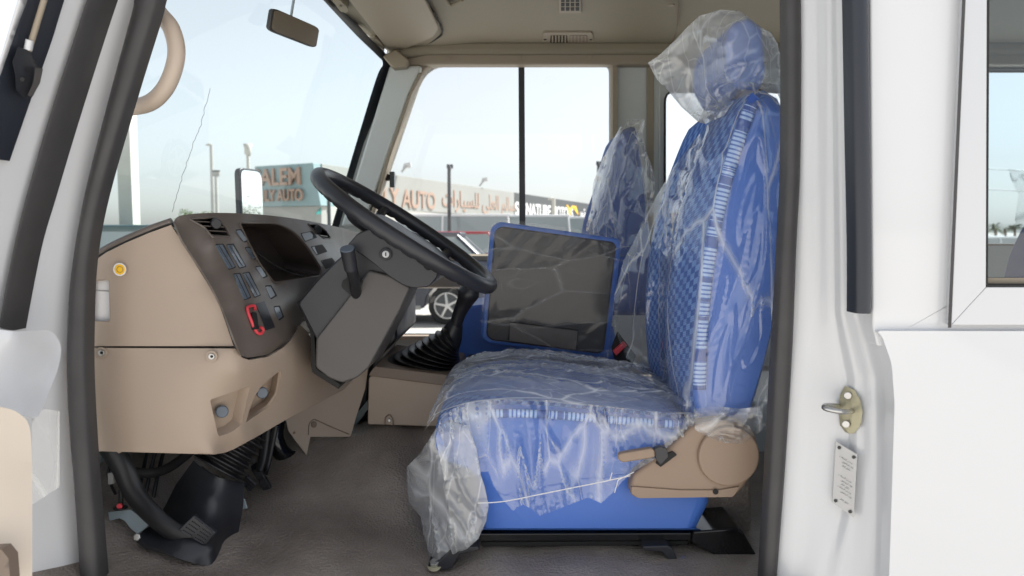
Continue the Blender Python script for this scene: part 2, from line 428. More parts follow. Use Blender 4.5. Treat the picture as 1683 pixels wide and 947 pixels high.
def text(name, body, origin, xdir, size, m, parent, extrude=.02, nrm=None, sx=1.0, align='LEFT', bold=0):
    cu = bpy.data.curves.new(name, 'FONT'); cu.body = body; cu.size = size; cu.extrude = extrude; cu.align_x = align; cu.offset = bold
    cu.materials.append(MATS[m]); o = bpy.data.objects.new(name, cu); COL.objects.link(o)
    x = Vector(xdir).normalized(); z = Vector((0, 0, 1)) if nrm is None else None
    if nrm is None: up = z; n = x.cross(up)
    else: n = Vector(nrm).normalized(); up = n.cross(x)
    M = Matrix((x * sx, up, n)).transposed().to_4x4(); M.translation = origin
    if parent: o.parent = parent; o.matrix_parent_inverse = Matrix.Identity(4); M = wm(parent).inverted() @ M
    dg = bpy.context.evaluated_depsgraph_get(); me = bpy.data.meshes.new_from_object(o.evaluated_get(dg)); me.name = name
    bpy.data.objects.remove(o); o = bpy.data.objects.new(name, me); COL.objects.link(o)
    if parent: o.parent = parent
    o.matrix_basis = M
    return o

# ------------------------------------------------------------------ ground and surroundings
def struct(o): o['kind'] = 'structure'; return o
gv = [(-900, -900, 0), (900, -900, 0), (900, 900, 0), (-900, 900, 0)]
struct(mesh('ground', gv, [(0, 1, 2, 3)], 'asphalt'))

def showroom():
    t = thing('showroom_building', (-12.4, 46.2, 0), 'long pale showroom building with copper letters on a teal grey corner face', 'building')
    A = Vector((-16.9, 48.8, 0)); B = Vector((-12.4, 46.2, 0)); d = Vector((24.3, 70.8, 0)).normalized()
    nR = Vector((d.y, -d.x, 0)); Cc = Vector((0, 82, 0)); E = Vector((12.5, 118.5, 0))
    z0, z1 = 3.35, 6.0
    back = Vector((-9, 2.5, 0))
    def wall(n, a, b, za, zb, m, th=.5, push=0):
        dd = (b - a).normalized(); nn = Vector((dd.y, -dd.x, 0))
        q = [a + nn * push, b + nn * push, b - nn * th, a - nn * th]
        return prism3(n, [p + Vector((0, 0, za)) for p in q], Vector((0, 0, zb - za)), m, t, .02, 1)
    wall('wall', A, B + Vector((.4, 0, 0)), 0, z0, 'wall_white')
    wall('wall', B + Vector((.4, 0, 0)), Cc, 0, z0, 'wall_white')
    # leaning teal sign band at the corner, longer pale band down the side
    tb = [A + Vector((0, -.3, z1)), B + Vector((0, -.3, z1)), B + Vector((.45, -.3, z0)), A + Vector((0, -.3, z0))]
    prism3('sign_band', tb, Vector((.5, 1.2, 0)), 'clad_teal', t, .02, 1)
    wall('side_band', B + d * .5, Cc, z0, z1, 'clad_pale', 1.5, .25)
    prism3('roof', [A + Vector((0, .5, z1 - .3)), B + Vector((0, .5, z1 - .3)), Cc + Vector((0, 0, z1 - .3)), Cc + back + Vector((0, 0, z1 - .3)), A + Vector((0, 25, z1 - .3))], Vector((0, 0, .1)), 'wall_white', t, 0)
    dl = (B - A).normalized(); nl = Vector((dl.y, -dl.x, 0))
    def at_l(px, py):   # point on the left face
        r = ray(px, py); n = nl; o = A + Vector((0, -.34, 0)); s = (o - EYE).dot(n) / r.dot(n); return EYE + r * s
    def at_r(px, py):
        r = ray(px, py); o = B + nR * .3; s = (o - EYE).dot(nR) / r.dot(nR); return EYE + r * s
    text('lettering', 'SALEM', at_l(417, 306), dl, 1.52, 'letter_copper', t, .08, sx=.98, bold=.03)
    text('lettering', 'ULY AUTO', at_l(427, 331), dl, 1.02, 'letter_copper', t, .08, sx=.78, bold=.02)
    text('lettering', 'ULY AUTO', at_r(612, 337), d, 1.95, 'letter_copper', t, .08, sx=1.12, bold=.03)
    # arabic, set in joined presentation forms from right to left
    ar = '\uFE95\uFE8D\uFEAD\uFE8E\uFEF4\uFEB4\uFEE0\uFEDF \uFEF2\uFEE0\uFECC\uFEDF\uFE8D \uFEE2\uFEDF\uFE8E\uFEB3'
    text('lettering', ar, at_r(726, 338), d, 2.0, 'letter_copper', t, .08, sx=1.2, bold=.02)
    for k in (518, 533):   # two green sails painted on the low wall
        a = at_r(k, 352); b = a + d * 1.0; c = b + Vector((0, 0, .75)); mesh('green_sail', [a, b, c, a + nR * .05, b + nR * .05, c + nR * .05], [(0, 1, 2), (5, 4, 3), (0, 1, 4, 3), (1, 2, 5, 4), (2, 0, 3, 5)], 'green_sign', t)
    # neighbour: dark fascia with white lettering
    u = thing('motor_showroom', Cc, 'low showroom under a dark fascia with white and yellow lettering', 'building')
    t2 = t
    def wall2(n, a, b, za, zb, m, th, push):
        dd = (b - a).normalized(); nn = Vector((dd.y, -dd.x, 0)); q = [a + nn * push, b + nn * push, b - nn * th, a - nn * th]
        return prism3(n, [p + Vector((0, 0, za)) for p in q], Vector((0, 0, zb - za)), m, u, .02, 1)
    wall2('wall', Cc + d * .05, E, 0, z0 + .1, 'wall_white', 3, 0); wall2('fascia', Cc + d * .05, E, z0 + .1, z1, 'clad_dark', 3, .25)
    text('lettering', 'SIGNATURE MOTORS', at_r(846, 353), d, 2.05, 'letter_white', u, .06, sx=1.30, bold=.05)
    text('lettering', '\uFEAD\uFEEE\uFE97\uFEEE\uFEE3', at_r(952, 356), d, 1.9, 'letter_white', u, .06, sx=1.6, bold=.03)
    q = [at_r(x, y) for x, y in ((930, 337), (934, 345), (934, 355), (936, 355), (937, 346), (942, 341), (944, 346), (950, 354), (946, 339), (940, 338), (936, 344), (932, 337))]
    prism3('emblem', q, nR * .1, 'yellow', u, 0)
showroom()

def lamp_post(px, top, Y, style, label, name='lamp_post', base=None, m='pole'):
    h = P(px, top, Y); b = Vector((h.x, h.y, 0)); t = thing(name, b, label, 'lamp post')
    r = .09 * (h.y + 1.5) / 40
    tube('pole', [b, b + Vector((0, 0, h.z * .5)), Vector((h.x, h.y, h.z))], [r * 1.3, r], m, t, 8, 0)
    e = (h.y + 1.5) / 1240
    if style == 'arm':
        tube('arm', [h, h + Vector((-5 * e, 0, .5 * e))], r * .8, m, t, 6, 0)
        prism3('lamp_head', [h + Vector((-9 * e, 0, -1 * e)), h + Vector((-3 * e, 0, -1 * e)), h + Vector((-3 * e, 0, 1.5 * e)), h + Vector((-9 * e, 0, 1 * e))], Vector((0, .4, 0)), m, t, .01, 1)
    elif style == 'box':
        prism3('lamp_head', [h + Vector((-6 * e, 0, 0)), h + Vector((5 * e, 0, 0)), h + Vector((6 * e, 0, 8 * e)), h + Vector((-7 * e, 0, 8 * e))], Vector((0, 5 * e, 0)), 'lightgrey', t, .02, 1)
        prism3('lamp_head', [h + Vector((-6 * e, -e, 8 * e)), h + Vector((6 * e, -e, 8 * e)), h + Vector((6 * e, -e, 10 * e)), h + Vector((-6 * e, -e, 10 * e))], Vector((0, 5 * e, 0)), 'pole_dark', t, .02, 1)
    elif style == 'flood':
        for s in (-4, 1.5):
            prism3('lamp_head', [h + Vector(((s) * e, 0, -2 * e)), h + Vector(((s + 5) * e, 0, -2 * e)), h + Vector(((s + 5) * e, 0, 5 * e)), h + Vector((s * e, 0, 5 * e))], Vector((0, 3 * e, 0)), 'pole_dark', t, .02, 1)
        prism3('lamp_lens', [h + Vector((-1 * e, -e, -4 * e)), h + Vector((5 * e, -e, -4 * e)), h + Vector((4 * e, -e, 1 * e)), h + Vector((0, -e, 1 * e))], Vector((0, 2 * e, 0)), 'lamp_glass', t, .02, 1)
    elif style == 'mast':
        rings = [[Vector((h.x + math.cos(a) * rr, h.y + math.sin(a) * rr, h.z + zz * e)) for a in [i * math.pi / 4 for i in range(8)]] for zz, rr in ((-20, 3 * e), (-14, 6 * e), (-8, 5.5 * e), (0, 7.5 * e))]
        loft('mast_head', rings, 'concrete', t)
    return t
lamp_post(347, 238, 45, 'arm', 'thin grey street lamp with a single short arm')
lamp_post(355, 290, 40, 'box', 'slim post topped by a square lamp box beside the arm lamp')
lamp_post(407, 237, 60, 'mast', 'tall pale mast with a clustered head behind the showroom corner', 'tall_mast', m='concrete')
lamp_post(738, 275, 24, 'flood', 'dark post with a floodlight in front of the copper sign', m='pole_dark')
lamp_post(984, 270, 27, 'flood', 'dark post with a floodlight beside the passenger seat back', m='pole_dark')
lamp_post(1615, 232, 30, 'arm', 'grey street lamp seen through the rear side window')
lamp_post(540, 312, 30, 'arm', 'short thin post in front of the green sails', m='pole_dark')
lamp_post(910, 327, 62, 'arm', 'pale post in front of the white showroom lettering', m='concrete')
def roof_flood(px, py, Y, label):
    b = P(px - 8, py + 10, Y); h = P(px, py, Y); t = thing('roof_floodlight', b, label, 'floodlight', 'floodlights leaning out from the showroom roof')
    tube('arm', [b, h], .08, 'pole', t, 6, 0)
    a = h - Vector((.3, 0, .2)); prism3('lamp_head', [a, a + Vector((.65, 0, .1)), a + Vector((.6, 0, .5)), a + Vector((.1, 0, .4))], Vector((0, .4, 0)), 'lamp_glass', t, .02, 1)
roof_flood(668, 273, 56, 'small floodlight on a slanting arm above the word AUTO')
roof_flood(796, 296, 73, 'small floodlight on a slanting arm above the copper Arabic lettering')
# concrete lamp base pole close by the windscreen
t = thing('concrete_pole', Vector((P(206, 380, 9).x, 9, 0)), 'thick square pale concrete pole beyond the windscreen', 'pole')
prism3('shaft', [P(196, 380, 9) * 1, P(219, 380, 9), P(219, 380, 9) + Vector((0, .22, 0)), P(196, 380, 9) + Vector((0, .22, 0))], Vector((0, 0, 5)), 'concrete', t, .01)
b0 = P(196, 380, 9); b1 = P(219, 380, 9)
prism3('base', [Vector((b0.x - .05, 8.95, 0)), Vector((b1.x + .05, 8.95, 0)), Vector((b1.x + .05, 9.3, 0)), Vector((b0.x - .05, 9.3, 0))], Vector((0, 0, b0.z)), 'concrete', t, .01)

def tree(px, top, bot, wpx, Y, label, m='leaf', n=900, palm=False, seed=0, pos=None, H=None, W=None, group=None):
    rnd = random.Random(seed)
    if pos is None:
        h = P(px, top, Y); e = (Y + 1.5) / 1240; W = wpx * e; H = h.z; pos = Vector((h.x, Y, 0)); hc = (bot - top) * e
    else: pos = Vector(pos); hc = H * .55
    t = thing('palm_tree' if palm else 'leafy_tree', pos, label, 'tree', group)
    tube('trunk', [pos, pos + Vector((.1, 0, H * .4)), pos + Vector((0, 0, H - hc * .45))], [.16, .1], 'bark', t, 7, 3)
    vs = []; fs = []
    def leaf(c, s, d):
        a = d.orthogonal().normalized(); k = len(vs); vs.extend([c, c + a * s * .35 + d * s * .5, c + d * s, c - a * s * .35 + d * s * .5]); fs.append((k, k + 1, k + 2, k + 3))
    if palm:
        c0 = pos + Vector((0, 0, H - hc * .45))
        for i in range(26):
            az = rnd.uniform(0, 6.28); el = rnd.uniform(-.3, 1.1); L = W * .5 * rnd.uniform(.8, 1.1)
            for j in range(14):
                s = j / 13; c = c0 + Vector((math.cos(az) * math.cos(el) * L * s, math.sin(az) * math.cos(el) * L * s, math.sin(el) * L * s - s * s * L * .5))
                for q in (-1, 1): leaf(c, L * .3 * (1 - s * .5), Vector((-math.sin(az) * q * .6, math.cos(az) * q * .6, -.6)).normalized())
    else:
        lobes = [(Vector((rnd.uniform(-.32, .32) * W, rnd.uniform(-.3, .3) * W, H - hc * rnd.uniform(.3, .8))), rnd.uniform(.16, .28) * W) for _ in range(11)]
        for i in range(n):
            c, r = rnd.choice(lobes); v = Vector((rnd.gauss(0, 1), rnd.gauss(0, 1), rnd.gauss(0, 1))).normalized() * r * rnd.uniform(.5, 1.05); v.z *= .8
            leaf(pos + c + v, W * .045, Vector((rnd.gauss(0, 1), rnd.gauss(0, 1), rnd.gauss(0, 1))).normalized())
    me = bpy.data.meshes.new('crown'); me.from_pydata([tuple(v) for v in vs], [], fs); reg('crown', me, m, t, False)
    return t
tree(316, 341, 378, 60, 38, 'round green tree rising behind the dashboard edge', seed=1)
tree(362, 347, 380, 40, 44, 'lower green tree behind the pair of lamp posts', seed=2)
k = 0
for px, top, wd, pl in ((1618, 360, 34, 0), (1636, 357, 34, 1), (1652, 362, 30, 0), (1668, 358, 34, 1)):
    tree(px, top, 392, wd, 60 + 3 * k, ('leftmost leafy tree seen through the rear side window', 'palm beside the leftmost leafy tree in the rear side window', 'leafy tree between the two palms in the rear side window', 'palm nearest the wrapped seat in the rear side window')[k], 'leaf_olive', 500, bool(pl), 10 + k, group='trees seen through the rear side window'); k += 1

def car(cx, cy, yaw, paint, label, cat='car', L=4.6, H=1.7, W=1.8, kind='suv', group=None, name='parked_car'):
    t = thing(name, Vector((cx, cy, 0)), label, cat, group); t.rotation_euler = (0, 0, yaw); M = wm(t)
    def T(x, y, z): return M @ Vector((x, y, z))
    hl = L / 2; wb = L * .3; wr = .36
    def arch(c): return [(c - .44 + .0, .30)] + [(c + .42 * math.cos(a), .36 + .42 * math.sin(a)) for a in [math.pi - i * math.pi / 8 for i in range(9)]] + [(c + .44, .30)]
    if kind == 'van': side = [(-hl, .5), (-hl + .05, 1.0), (-hl + .5, 1.15), (hl, 1.15), (hl, .35)]; cab = [(-hl + .5, 1.14), (-hl + 1.15, H), (hl - .1, H), (hl, 1.14)]
    else: side = [(-hl, .5), (-hl + .03, .85), (-hl + .15, .98), (-hl + 1.15, 1.10), (hl - .1, 1.12), (hl, .9), (hl, .35)]; cab = [(-hl + 1.1, 1.09), (-hl + 1.75, H - .04), (-hl + 2.2, H), (hl - .75, H - .02), (hl - .15, 1.1)]
    low = arch(-wb)[0:0]; base = list(reversed(arch(wb))) + list(reversed(arch(-wb)))
    out = side + [p for p in base]
    prism3('body', [T(x, -W / 2, z) for x, z in out], M.to_3x3() @ Vector((0, W, 0)), paint, t, .05, 3)
    # greenhouse: tapered, glass below a painted roof
    n = len(cab); inn = .16
    A = [T(x, -W / 2 + (.03 if z < 1.2 else inn), z) for x, z in cab]; B = [T(x, W / 2 - (.03 if z < 1.2 else inn), z) for x, z in cab]
    mesh('window', A + B, [tuple(range(n)), tuple(range(2 * n - 1, n - 1, -1))] + [(i, (i + 1) % n, n + (i + 1) % n, n + i) for i in range(n)], 'car_glass', t)
    xs = [p for p in cab if p[1] > 1.3]; x0, x1 = xs[0][0], xs[-1][0]
    r = prism3('roof', [T(x0 - .05, -W / 2 + inn - .02, H - .06), T(x1 + .08, -W / 2 + inn - .02, H - .06), T(x1 + .08, W / 2 - inn + .02, H - .06), T(x0 - .05, W / 2 - inn + .02, H - .06)], Vector((0, 0, .09)), paint, t, .03, 2)
    for s in (-1, 1):
        for (xa, xb) in ((cab[0][0], x0), (0.1, .12), (cab[-1][0], x1)):
            tube('pillar', [T(xa, s * (W / 2 - .02), 1.1), T(xb, s * (W / 2 - inn + .01), H - .03)], .04, paint, t, 6, 0)
        for c in (-wb, wb):
            cc = T(c, s * (W / 2 - .12), wr); nn = M.to_3x3() @ Vector((0, s, 0))
            wh = disc('wheel', cc, nn, wr, .14, 'tyre', t, 28, .03)
            rings = disc('rim', cc + nn * .135, nn, wr * .66, .012, 'pole_dark', wh, 24, .003)
            a = nn.orthogonal().normalized(); b = nn.cross(a)
            for q in range(5):
                th = q * 2 * math.pi / 5 + .3; d = a * math.cos(th) + b * math.sin(th)
                tube('spoke', [cc + nn * .15, cc + nn * .15 + d * wr * .64], [.045, .03], 'rim', wh, 6, 0)
            me_ = [cc + nn * .148 + (a * math.cos(2 * math.pi * i / 28) + b * math.sin(2 * math.pi * i / 28)) * wr * .66 for i in range(29)]
            tube('rim_edge', me_, .018, 'rim', wh, 6, 0)
        disc('headlight', T(-hl + .02, s * (W / 2 - .3), .82), M.to_3x3() @ Vector((-1, 0, 0)), .11, .02, 'lamp_glass', t, 16)
        disc('tail_light', T(hl - .02, s * (W / 2 - .2), .95), M.to_3x3() @ Vector((1, 0, 0)), .09, .02, 'car_red', t, 16)
        prism3('sill_trim', [T(-wb + .5, s * (W / 2 + .01), .28), T(wb - .5, s * (W / 2 + .01), .28), T(wb - .5, s * (W / 2 + .01), .36), T(-wb + .5, s * (W / 2 + .01), .36)], M.to_3x3() @ Vector((0, -s * .05, 0)), 'lightgrey', t, .01, 1)
    return t
def gx(px, Y): return (px - 841.5) / F * (Y + 1.5)
car(gx(735, 12.6) - 1.38, 12.6 + .9, 0, 'car_dark', 'dark blue parked SUV whose wheel shows through the low door window')
car(gx(752, 15.2) + 2.35, 16.2, R(4), 'car_white', 'white parked car with a big windscreen behind the folded seat', H=1.62)
car(gx(712, 20), 21.5, 0, 'car_red', 'dark red parked car behind the blue SUV', H=1.72)
car(gx(722, 26), 27, 0, 'car_white', 'white van parked furthest left below the copper letters', 'van', 5.2, 2.35, 2, 'van', 'white vans parked below the showroom signs', 'parked_van')
car(gx(812, 27) + .3, 28, 0, 'car_white', 'white van parked below the copper Arabic sign', 'van', 5.2, 2.35, 2, 'van', 'white vans parked below the showroom signs', 'parked_van')
car(gx(925, 28), 29, 0, 'car_white', 'white van parked below the dark fascia', 'van', 5.6, 2.3, 2, 'van', 'white vans parked below the showroom signs', 'parked_van')
car(gx(165, 7.5), 8.4, R(180), 'car_teal', 'dark teal pickup parked beyond the windscreen corner', 'pickup', L=5.0, H=1.8)
car(gx(1625, 34), 36, R(10), 'car_white', 'white car seen through the rear side window left of the trees', H=1.5)
car(gx(1665, 30), 32, R(10), 'car_white', 'white car seen low through the rear side window behind the wrapped seat', H=1.5)
car(gx(600, 30), 31, 0, 'car_white', 'white car parked before the corner of the showroom', H=1.6)
car(gx(470, 34), 35, 0, 'car_dark', 'dark car parked below the teal sign face', H=1.6)
car(gx(1010, 24), 25, 0, 'car_dark', 'dark car parked beyond the passenger seat', H=1.6)
for z, lb in ((4.6, 'upper'), (3.1, 'lower')):
    tag(tube('overhead_wire', [Vector((32, 55, z + 1.9)), Vector((60, 55, z + 1.2)), Vector((110, 55, z + 3.6))], .03, 'pole_dark', None, 5, 6), lb + ' of the two thin wires crossing the sky in the rear side window', 'wire')
# what stands behind the bus and shows only in the outside mirror
for i, (x, y) in enumerate(((38, 24), (46, 29), (41, 15), (52, 20), (57, 34), (64, 42), (50, 10), (70, 24))):
    tree(0, 0, 0, 0, 0, ('palm' if i % 3 == 0 else 'leafy tree') + ' standing behind the bus, seen in the outside mirror', 'leaf_olive', 450, i % 3 == 0, 40 + i, pos=(x, y, 0), H=4.2 + i % 3, W=5, group='trees behind the bus seen in the mirror')
for i, (x, y) in enumerate(((22, 12), (25, 9), (27, 15))):
    car(x, y, R(85), 'car_white', 'white car parked behind the bus, seen in the outside mirror', H=1.6, group='cars behind the bus seen in the mirror')

# ------------------------------------------------------------------ the minibus: shell, pillars, windows, lining, floor
def Q(px, py, Y): p = P(px, py, Y); return (p.x, p.z - 1.75)
FL = -.66                                   # cab floor below the eye
bus = thing('minibus', (0, .7, 0), 'white minibus seen through its open driver door, with beige cab lining', 'minibus')

# near side outer panel behind the door
YW = -.28
up_ = [Q(1442, 570, YW), Q(1434, 537, YW), Q(1430, -20, YW), (.58, .95), (4.3, .95), (4.3, Q(1442, 570, YW)[1])]
winh = [Q(1606, -60, YW), (1.75, Q(1606, -60, YW)[1] + .12), (1.75, Q(1612, 471, YW)[1]), Q(1612, 471, YW)]
winh[0] = (winh[0][0], winh[1][1])
winb = [(1.95, winh[0][1]), (3.3, winh[0][1]), (3.3, winh[3][1]), (1.95, winh[3][1])]
plate('side_panel', up_, [fillet(winh, .004), winb], YW, .03, 'paint', bus, .004)
lp = [Q(1437, 543, YW - .004), Q(1446, 552, YW - .004), Q(1461, 596, YW - .004), Q(1465, 660, YW - .004), (.622, -1.32), (4.3, -1.32), (4.3, Q(1437, 540, YW)[1])]
plate('side_panel', fillet(lp, .012), [], YW - .012, .03, 'paint', bus, .010, .06, lambda x, z: .035 * math.sin(math.pi * max(0, min(1, (-.14 - z) / 1.18))) ** .8 * min(1, max(0, (x - .6) / .25)) ** .7)
# aluminium window frame with mitred corner (four bars)
fo = [(Q(1553, 533, YW)[0], winh[0][1] + .06), (1.81, winh[0][1] + .06), (1.81, Q(1555, 533, YW)[1]), Q(1555, 533, YW)]
fi = [(winh[0][0] + .002, winh[0][1]), (winh[1][0], winh[1][1]), winh[2], winh[3]]
wf = None
for i in range(4):
    a, b = fo[i], fo[(i + 1) % 4]; c, d = fi[(i + 1) % 4], fi[i]
    o = prism3('window_frame', [V(q[0], YW - .014, q[1]) for q in (a, b, c, d)], Vector((0, .022, 0)), 'alu', bus, .0015, 2)
    wf = wf or o
mesh('window_gasket', *(lambda L: (L[0], L[1]))(([V(x, YW - .0155, z) for x, z in [(fo[3][0] - .006, fo[0][1]), (fo[3][0] - .0005, fo[0][1]), (fo[3][0] - .0005, fo[3][1] - .004), (fo[3][0] - .006, fo[3][1] - .004)]], [(0, 1, 2, 3)])), 'rubber', bus)
tube('window_gasket', [V(x, YW - .010, z) for x, z in [(fi[0][0] + .002, fi[0][1]), (fi[3][0] + .002, fi[3][1] + .002), (fi[2][0], fi[2][1] + .002)]], .004, 'matt_black', bus, 6, 0)
mesh('window_pane', [V(x, YW + .012, z) for x, z in winh], [(0, 1, 2, 3)], 'near_glass', bus)
box('window_rail', (winh[3][0] + .003, YW + .002, winh[3][1]), (1.74, YW + .010, winh[3][1] + .014), 'cream_trim', bus, .001)
mesh('window_pane', [V(x, YW + .012, z) for x, z in winb], [(0, 1, 2, 3)], 'near_glass', bus)

# B pillar jamb
ja = [(1300, -30), (1418, -30), (1424, 515), (1436, 545), (1462, 600), (1467, 670), (1475, 970), (1262, 970), (1290, 620), (1302, 420)]
jc = []
for y in (-30, 200, 400): jc += [(1305, y, -.13), (1335, y, -.155), (1366, y, -.175), (1374, y, -.195), (1400, y, -.225), (1420, y, -.262)]
jc += [(1300, 520, -.13), (1335, 520, -.155), (1373, 520, -.18), (1384, 520, -.20), (1412, 520, -.235), (1428, 520, -.268)]
jc += [(1290, 620, -.13), (1330, 620, -.155), (1388, 620, -.185), (1408, 620, -.21), (1436, 620, -.24), (1462, 620, -.276)]
for y in (720, 850, 970): jc += [(1290 - (y - 700) * .08, y, -.13), (1325, y, -.155), (1398 - max(0, y - 760) * .35, y, -.185), (1415, y, -.215), (1440, y, -.25), (1468, y, -.276)]
JR = ((-30, 1305, 1335, 1366, 1374, 1400, 1422), (515, 1302, 1335, 1372, 1382, 1408, 1430), (560, 1298, 1332, 1378, 1392, 1422, 1447), (620, 1292, 1330, 1390, 1406, 1438, 1463), (740, 1286, 1325, 1394, 1410, 1440, 1467), (850, 1276, 1312, 1378, 1400, 1438, 1469), (980, 1264, 1300, 1340, 1378, 1432, 1473))
def jamb_depth(x, y):
    xs = [float(np.interp(y, [r[0] for r in JR], [r[k] for r in JR])) for k in range(1, 7)]
    t = float(np.interp(x, xs, [0, 1, 2, 3, 4, 5])); D = (-.13, -.150, -.178, -.200, -.225, -.272); k = min(4, int(t)); f = t - k; f = f * f * (3 - 2 * f) * .5 + f * .5
    return D[k] + (D[k + 1] - D[k]) * f
vs = []; fs = []; ys_ = [-320 + 1300 * k / 90 for k in range(91)]; nj = 41
for y in ys_:
    xs = [float(np.interp(y, [r[0] for r in JR], [r[k] for r in JR])) for k in range(1, 7)]; xs[0] -= 6; xs[-1] += 3
    for q in range(nj): x = float(np.interp(q / (nj - 1) * 5, range(6), xs)); vs.append(P(x, y, jamb_depth(x, y)))
for a in range(90):
    for q in range(nj - 1): k = a * nj + q; fs.append((k, k + 1, k + nj + 1, k + nj))
mesh('pillar_jamb', vs, fs, 'paint', bus, True)
ribbon('door_seal', [(1290, -320), (1291, -30), (1292, 100), (1291, 280), (1285, 400), (1276, 560), (1265, 760), (1253, 970)],
       [(1315, -320), (1316, -30), (1317, 100), (1315, 280), (1309, 400), (1303, 560), (1291, 760), (1275, 970)], -.14, .008, 'rubber', bus)
ribbon('door_seal', [(1390, -320), (1397, -30), (1401, 200), (1405, 400), (1405, 515)], [(1421, -320), (1427, -30), (1430, 200), (1433, 400), (1432, 515)], -.292, .008, 'rubber_blue', bus)
jf = jamb_depth
# striker and data plate
sp_ = [(x, y) for x, y in ((1388, 634), (1399, 640), (1408, 655), (1412, 675), (1409, 697), (1398, 711), (1389, 711), (1380, 699), (1377, 672), (1380, 650))]
Dp = Vector((.003, -.008, 0))
st = prism3('striker', [P(x, y, jf(x, y) - .006) for x, y in sp_], Dp, 'zinc', bus, .001)
for (x, y) in ((1393, 650), (1390, 697)): disc('screw', P(x, y, jf(x, y) - .016), (-.3, -1, 0), .0065, .003, 'steel', st)
tube('striker_loop', [P(1400, 676, jf(1400, 676) - .01), P(1385, 677, -.24), P(1358, 672, -.235), P(1356, 667, -.215), P(1372, 667, -.20), P(1384, 669, -.15)], .0045, 'steel', st, 10, 5)
pl = [P(x, y, jf(x, y) - .014) for x, y in ((1374, 726), (1409, 747), (1403, 851), (1368, 826))]
dpl = mesh('data_plate', pl + [p + Vector((0, .003, 0)) for p in pl], [(0, 1, 2, 3), (7, 6, 5, 4), (0, 4, 5, 1), (1, 5, 6, 2), (2, 6, 7, 3), (3, 7, 4, 0)], 'greyplate', bus)
pn = (pl[1] - pl[0]).cross(pl[3] - pl[0]).normalized(); pn = pn if pn.y < 0 else -pn
def on_plate(u, v): return pl[0].lerp(pl[1], u).lerp(pl[3].lerp(pl[2], u), v) + pn * .001
for u, v in ((.18, .06), (.86, .07), (.16, .93), (.84, .94)): disc('rivet', on_plate(u, v), pn, .003, .0012, 'print', dpl, 10, 0)
xd = (pl[1] - pl[0]).normalized()
arl = ['\uFE95\uFEE7\uFE8E\uFEF4\uFEB4\uFEDF\uFE8D \uFEAE\uFEAA\uFEBC\uFEE3', '\uFEDD\uFEE4\uFECC\uFE98\uFEB3\uFE8D \uFEE9\uFEAC\uFEEB', '\uFEAE\uFEC8\uFEE7\uFE8D \uFEDE\uFEF4\uFEDF\uFEA9']
for i, v in enumerate((.2, .26, .32, .5, .56, .62, .68, .74, .86)):
    a = on_plate(.34 if i % 3 else .2, v); text('lettering', arl[i % 3], a, xd, .0042, 'print', dpl, 0, nrm=pn)

# A pillar and the edge of the open door on the left
ap = [(125, -300), (322, -300), (240, -30), (205, 90), (150, 320), (124, 500), (119, 600), (130, 783), (142, 970), (-60, 970), (-60, 300), (0, 110)]
_pl = np.polyfit([-300, -30, 150, 320, 450, 600, 780, 970], [330, 245, 196, 152, 132, 124, 134, 150], 3)
def apd(x, y): return -.10 - .0011 * max(-20, float(np.polyval(_pl, y)) - x)
surf('front_pillar', ap, apd, 'paint', bus, step=12, thick=.004, split=None)
ribbon('door_seal', [(305, -300), (228, -30), (217, 20), (182, 150), (139, 320), (117, 450), (111, 540), (110, 620), (115, 720), (122, 800), (133, 970)],
       [(350, -300), (268, -30), (255, 20), (215, 150), (166, 320), (146, 430), (141, 540), (141, 620), (146, 720), (152, 800), (166, 970)], -.14, .010, 'rubber', bus)
dr = thing('driver_door', V(-.85, -.35, -.9), 'white open driver door edge with black rubber channels and beige inner trim', 'door')
ribbon('rubber_channel', [(240, -300), (152, -30), (120, 70), (82, 190), (44, 320), (20, 420), (-2, 535)], [(276, -300), (186, -30), (153, 70), (112, 200), (76, 320), (50, 410), (24, 543)], 0, .010, 'rubber', dr, depth=lambda x, y: apd(x, y) - .012)
ribbon('rubber_channel', [(140, -300), (55, -30), (30, 40), (0, 125), (-40, 230)], [(182, -300), (94, -30), (66, 60), (34, 150), (-5, 262)], 0, .006, 'rubber_blue', dr, depth=lambda x, y: apd(x, y) - .014)
e0 = lambda x, y, o=.03: P(x, y, apd(x, y) - o)
tube('stay_rod', [e0(80, -25), e0(47, 84)], .0045, 'cream_trim', dr, 10, 0)
tube('rod_ferrule', [e0(49, 66), e0(46, 82)], .0058, 'alu', dr, 10, 0)
cl = [(38, 80), (51, 84), (54, 95), (64, 108), (71, 113), (66, 135), (55, 158), (47, 162), (34, 150), (33, 125), (28, 105)]
prism3('clip', [e0(x, y, .03) for x, y in cl], Vector((0, -.012, 0)), 'soft_black', dr, .002)
prism3('clip', [e0(x, y, .041) for x, y in ((62, 112), (71, 114), (66, 137), (53, 160), (49, 158), (58, 138))], Vector((0, -.006, 0)), 'grey_plastic', dr, .001)
disc('clip_hole', e0(38, 131, .0435), (0, -1, 0), .0035, .002, 'matt_black', dr, 14, 0)
tpf = [(44, 690), (50, 705), (53, 760), (53, 970), (-70, 970), (-70, 660), (-20, 664), (24, 674)]
surf('trim_panel', fillet(tpf, [10, 8, 6, 0, 0, 0, 20, 20]), [(53, 760, -.40), (0, 800, -.44), (-70, 800, -.47), (30, 680, -.40), (-70, 665, -.44)], 'trim_light', dr, step=20, thick=.01)
surf('door_ledge', fillet([(-70, 532), (24, 545), (84, 542), (102, 566), (97, 604), (78, 650), (62, 690), (-70, 655)], [0, 8, 12, 14, 20, 20, 14, 0]), [(-70, 540, -.40), (24, 550, -.34), (95, 580, -.25), (75, 640, -.29), (40, 680, -.35), (-70, 655, -.42)], 'paint', dr, step=8, thick=.008)
surf('door_knob', [(-30, 905), (2, 903), (14, 918), (18, 970), (-30, 970)], -.50, 'tan_dark', dr, step=10, thick=.02)
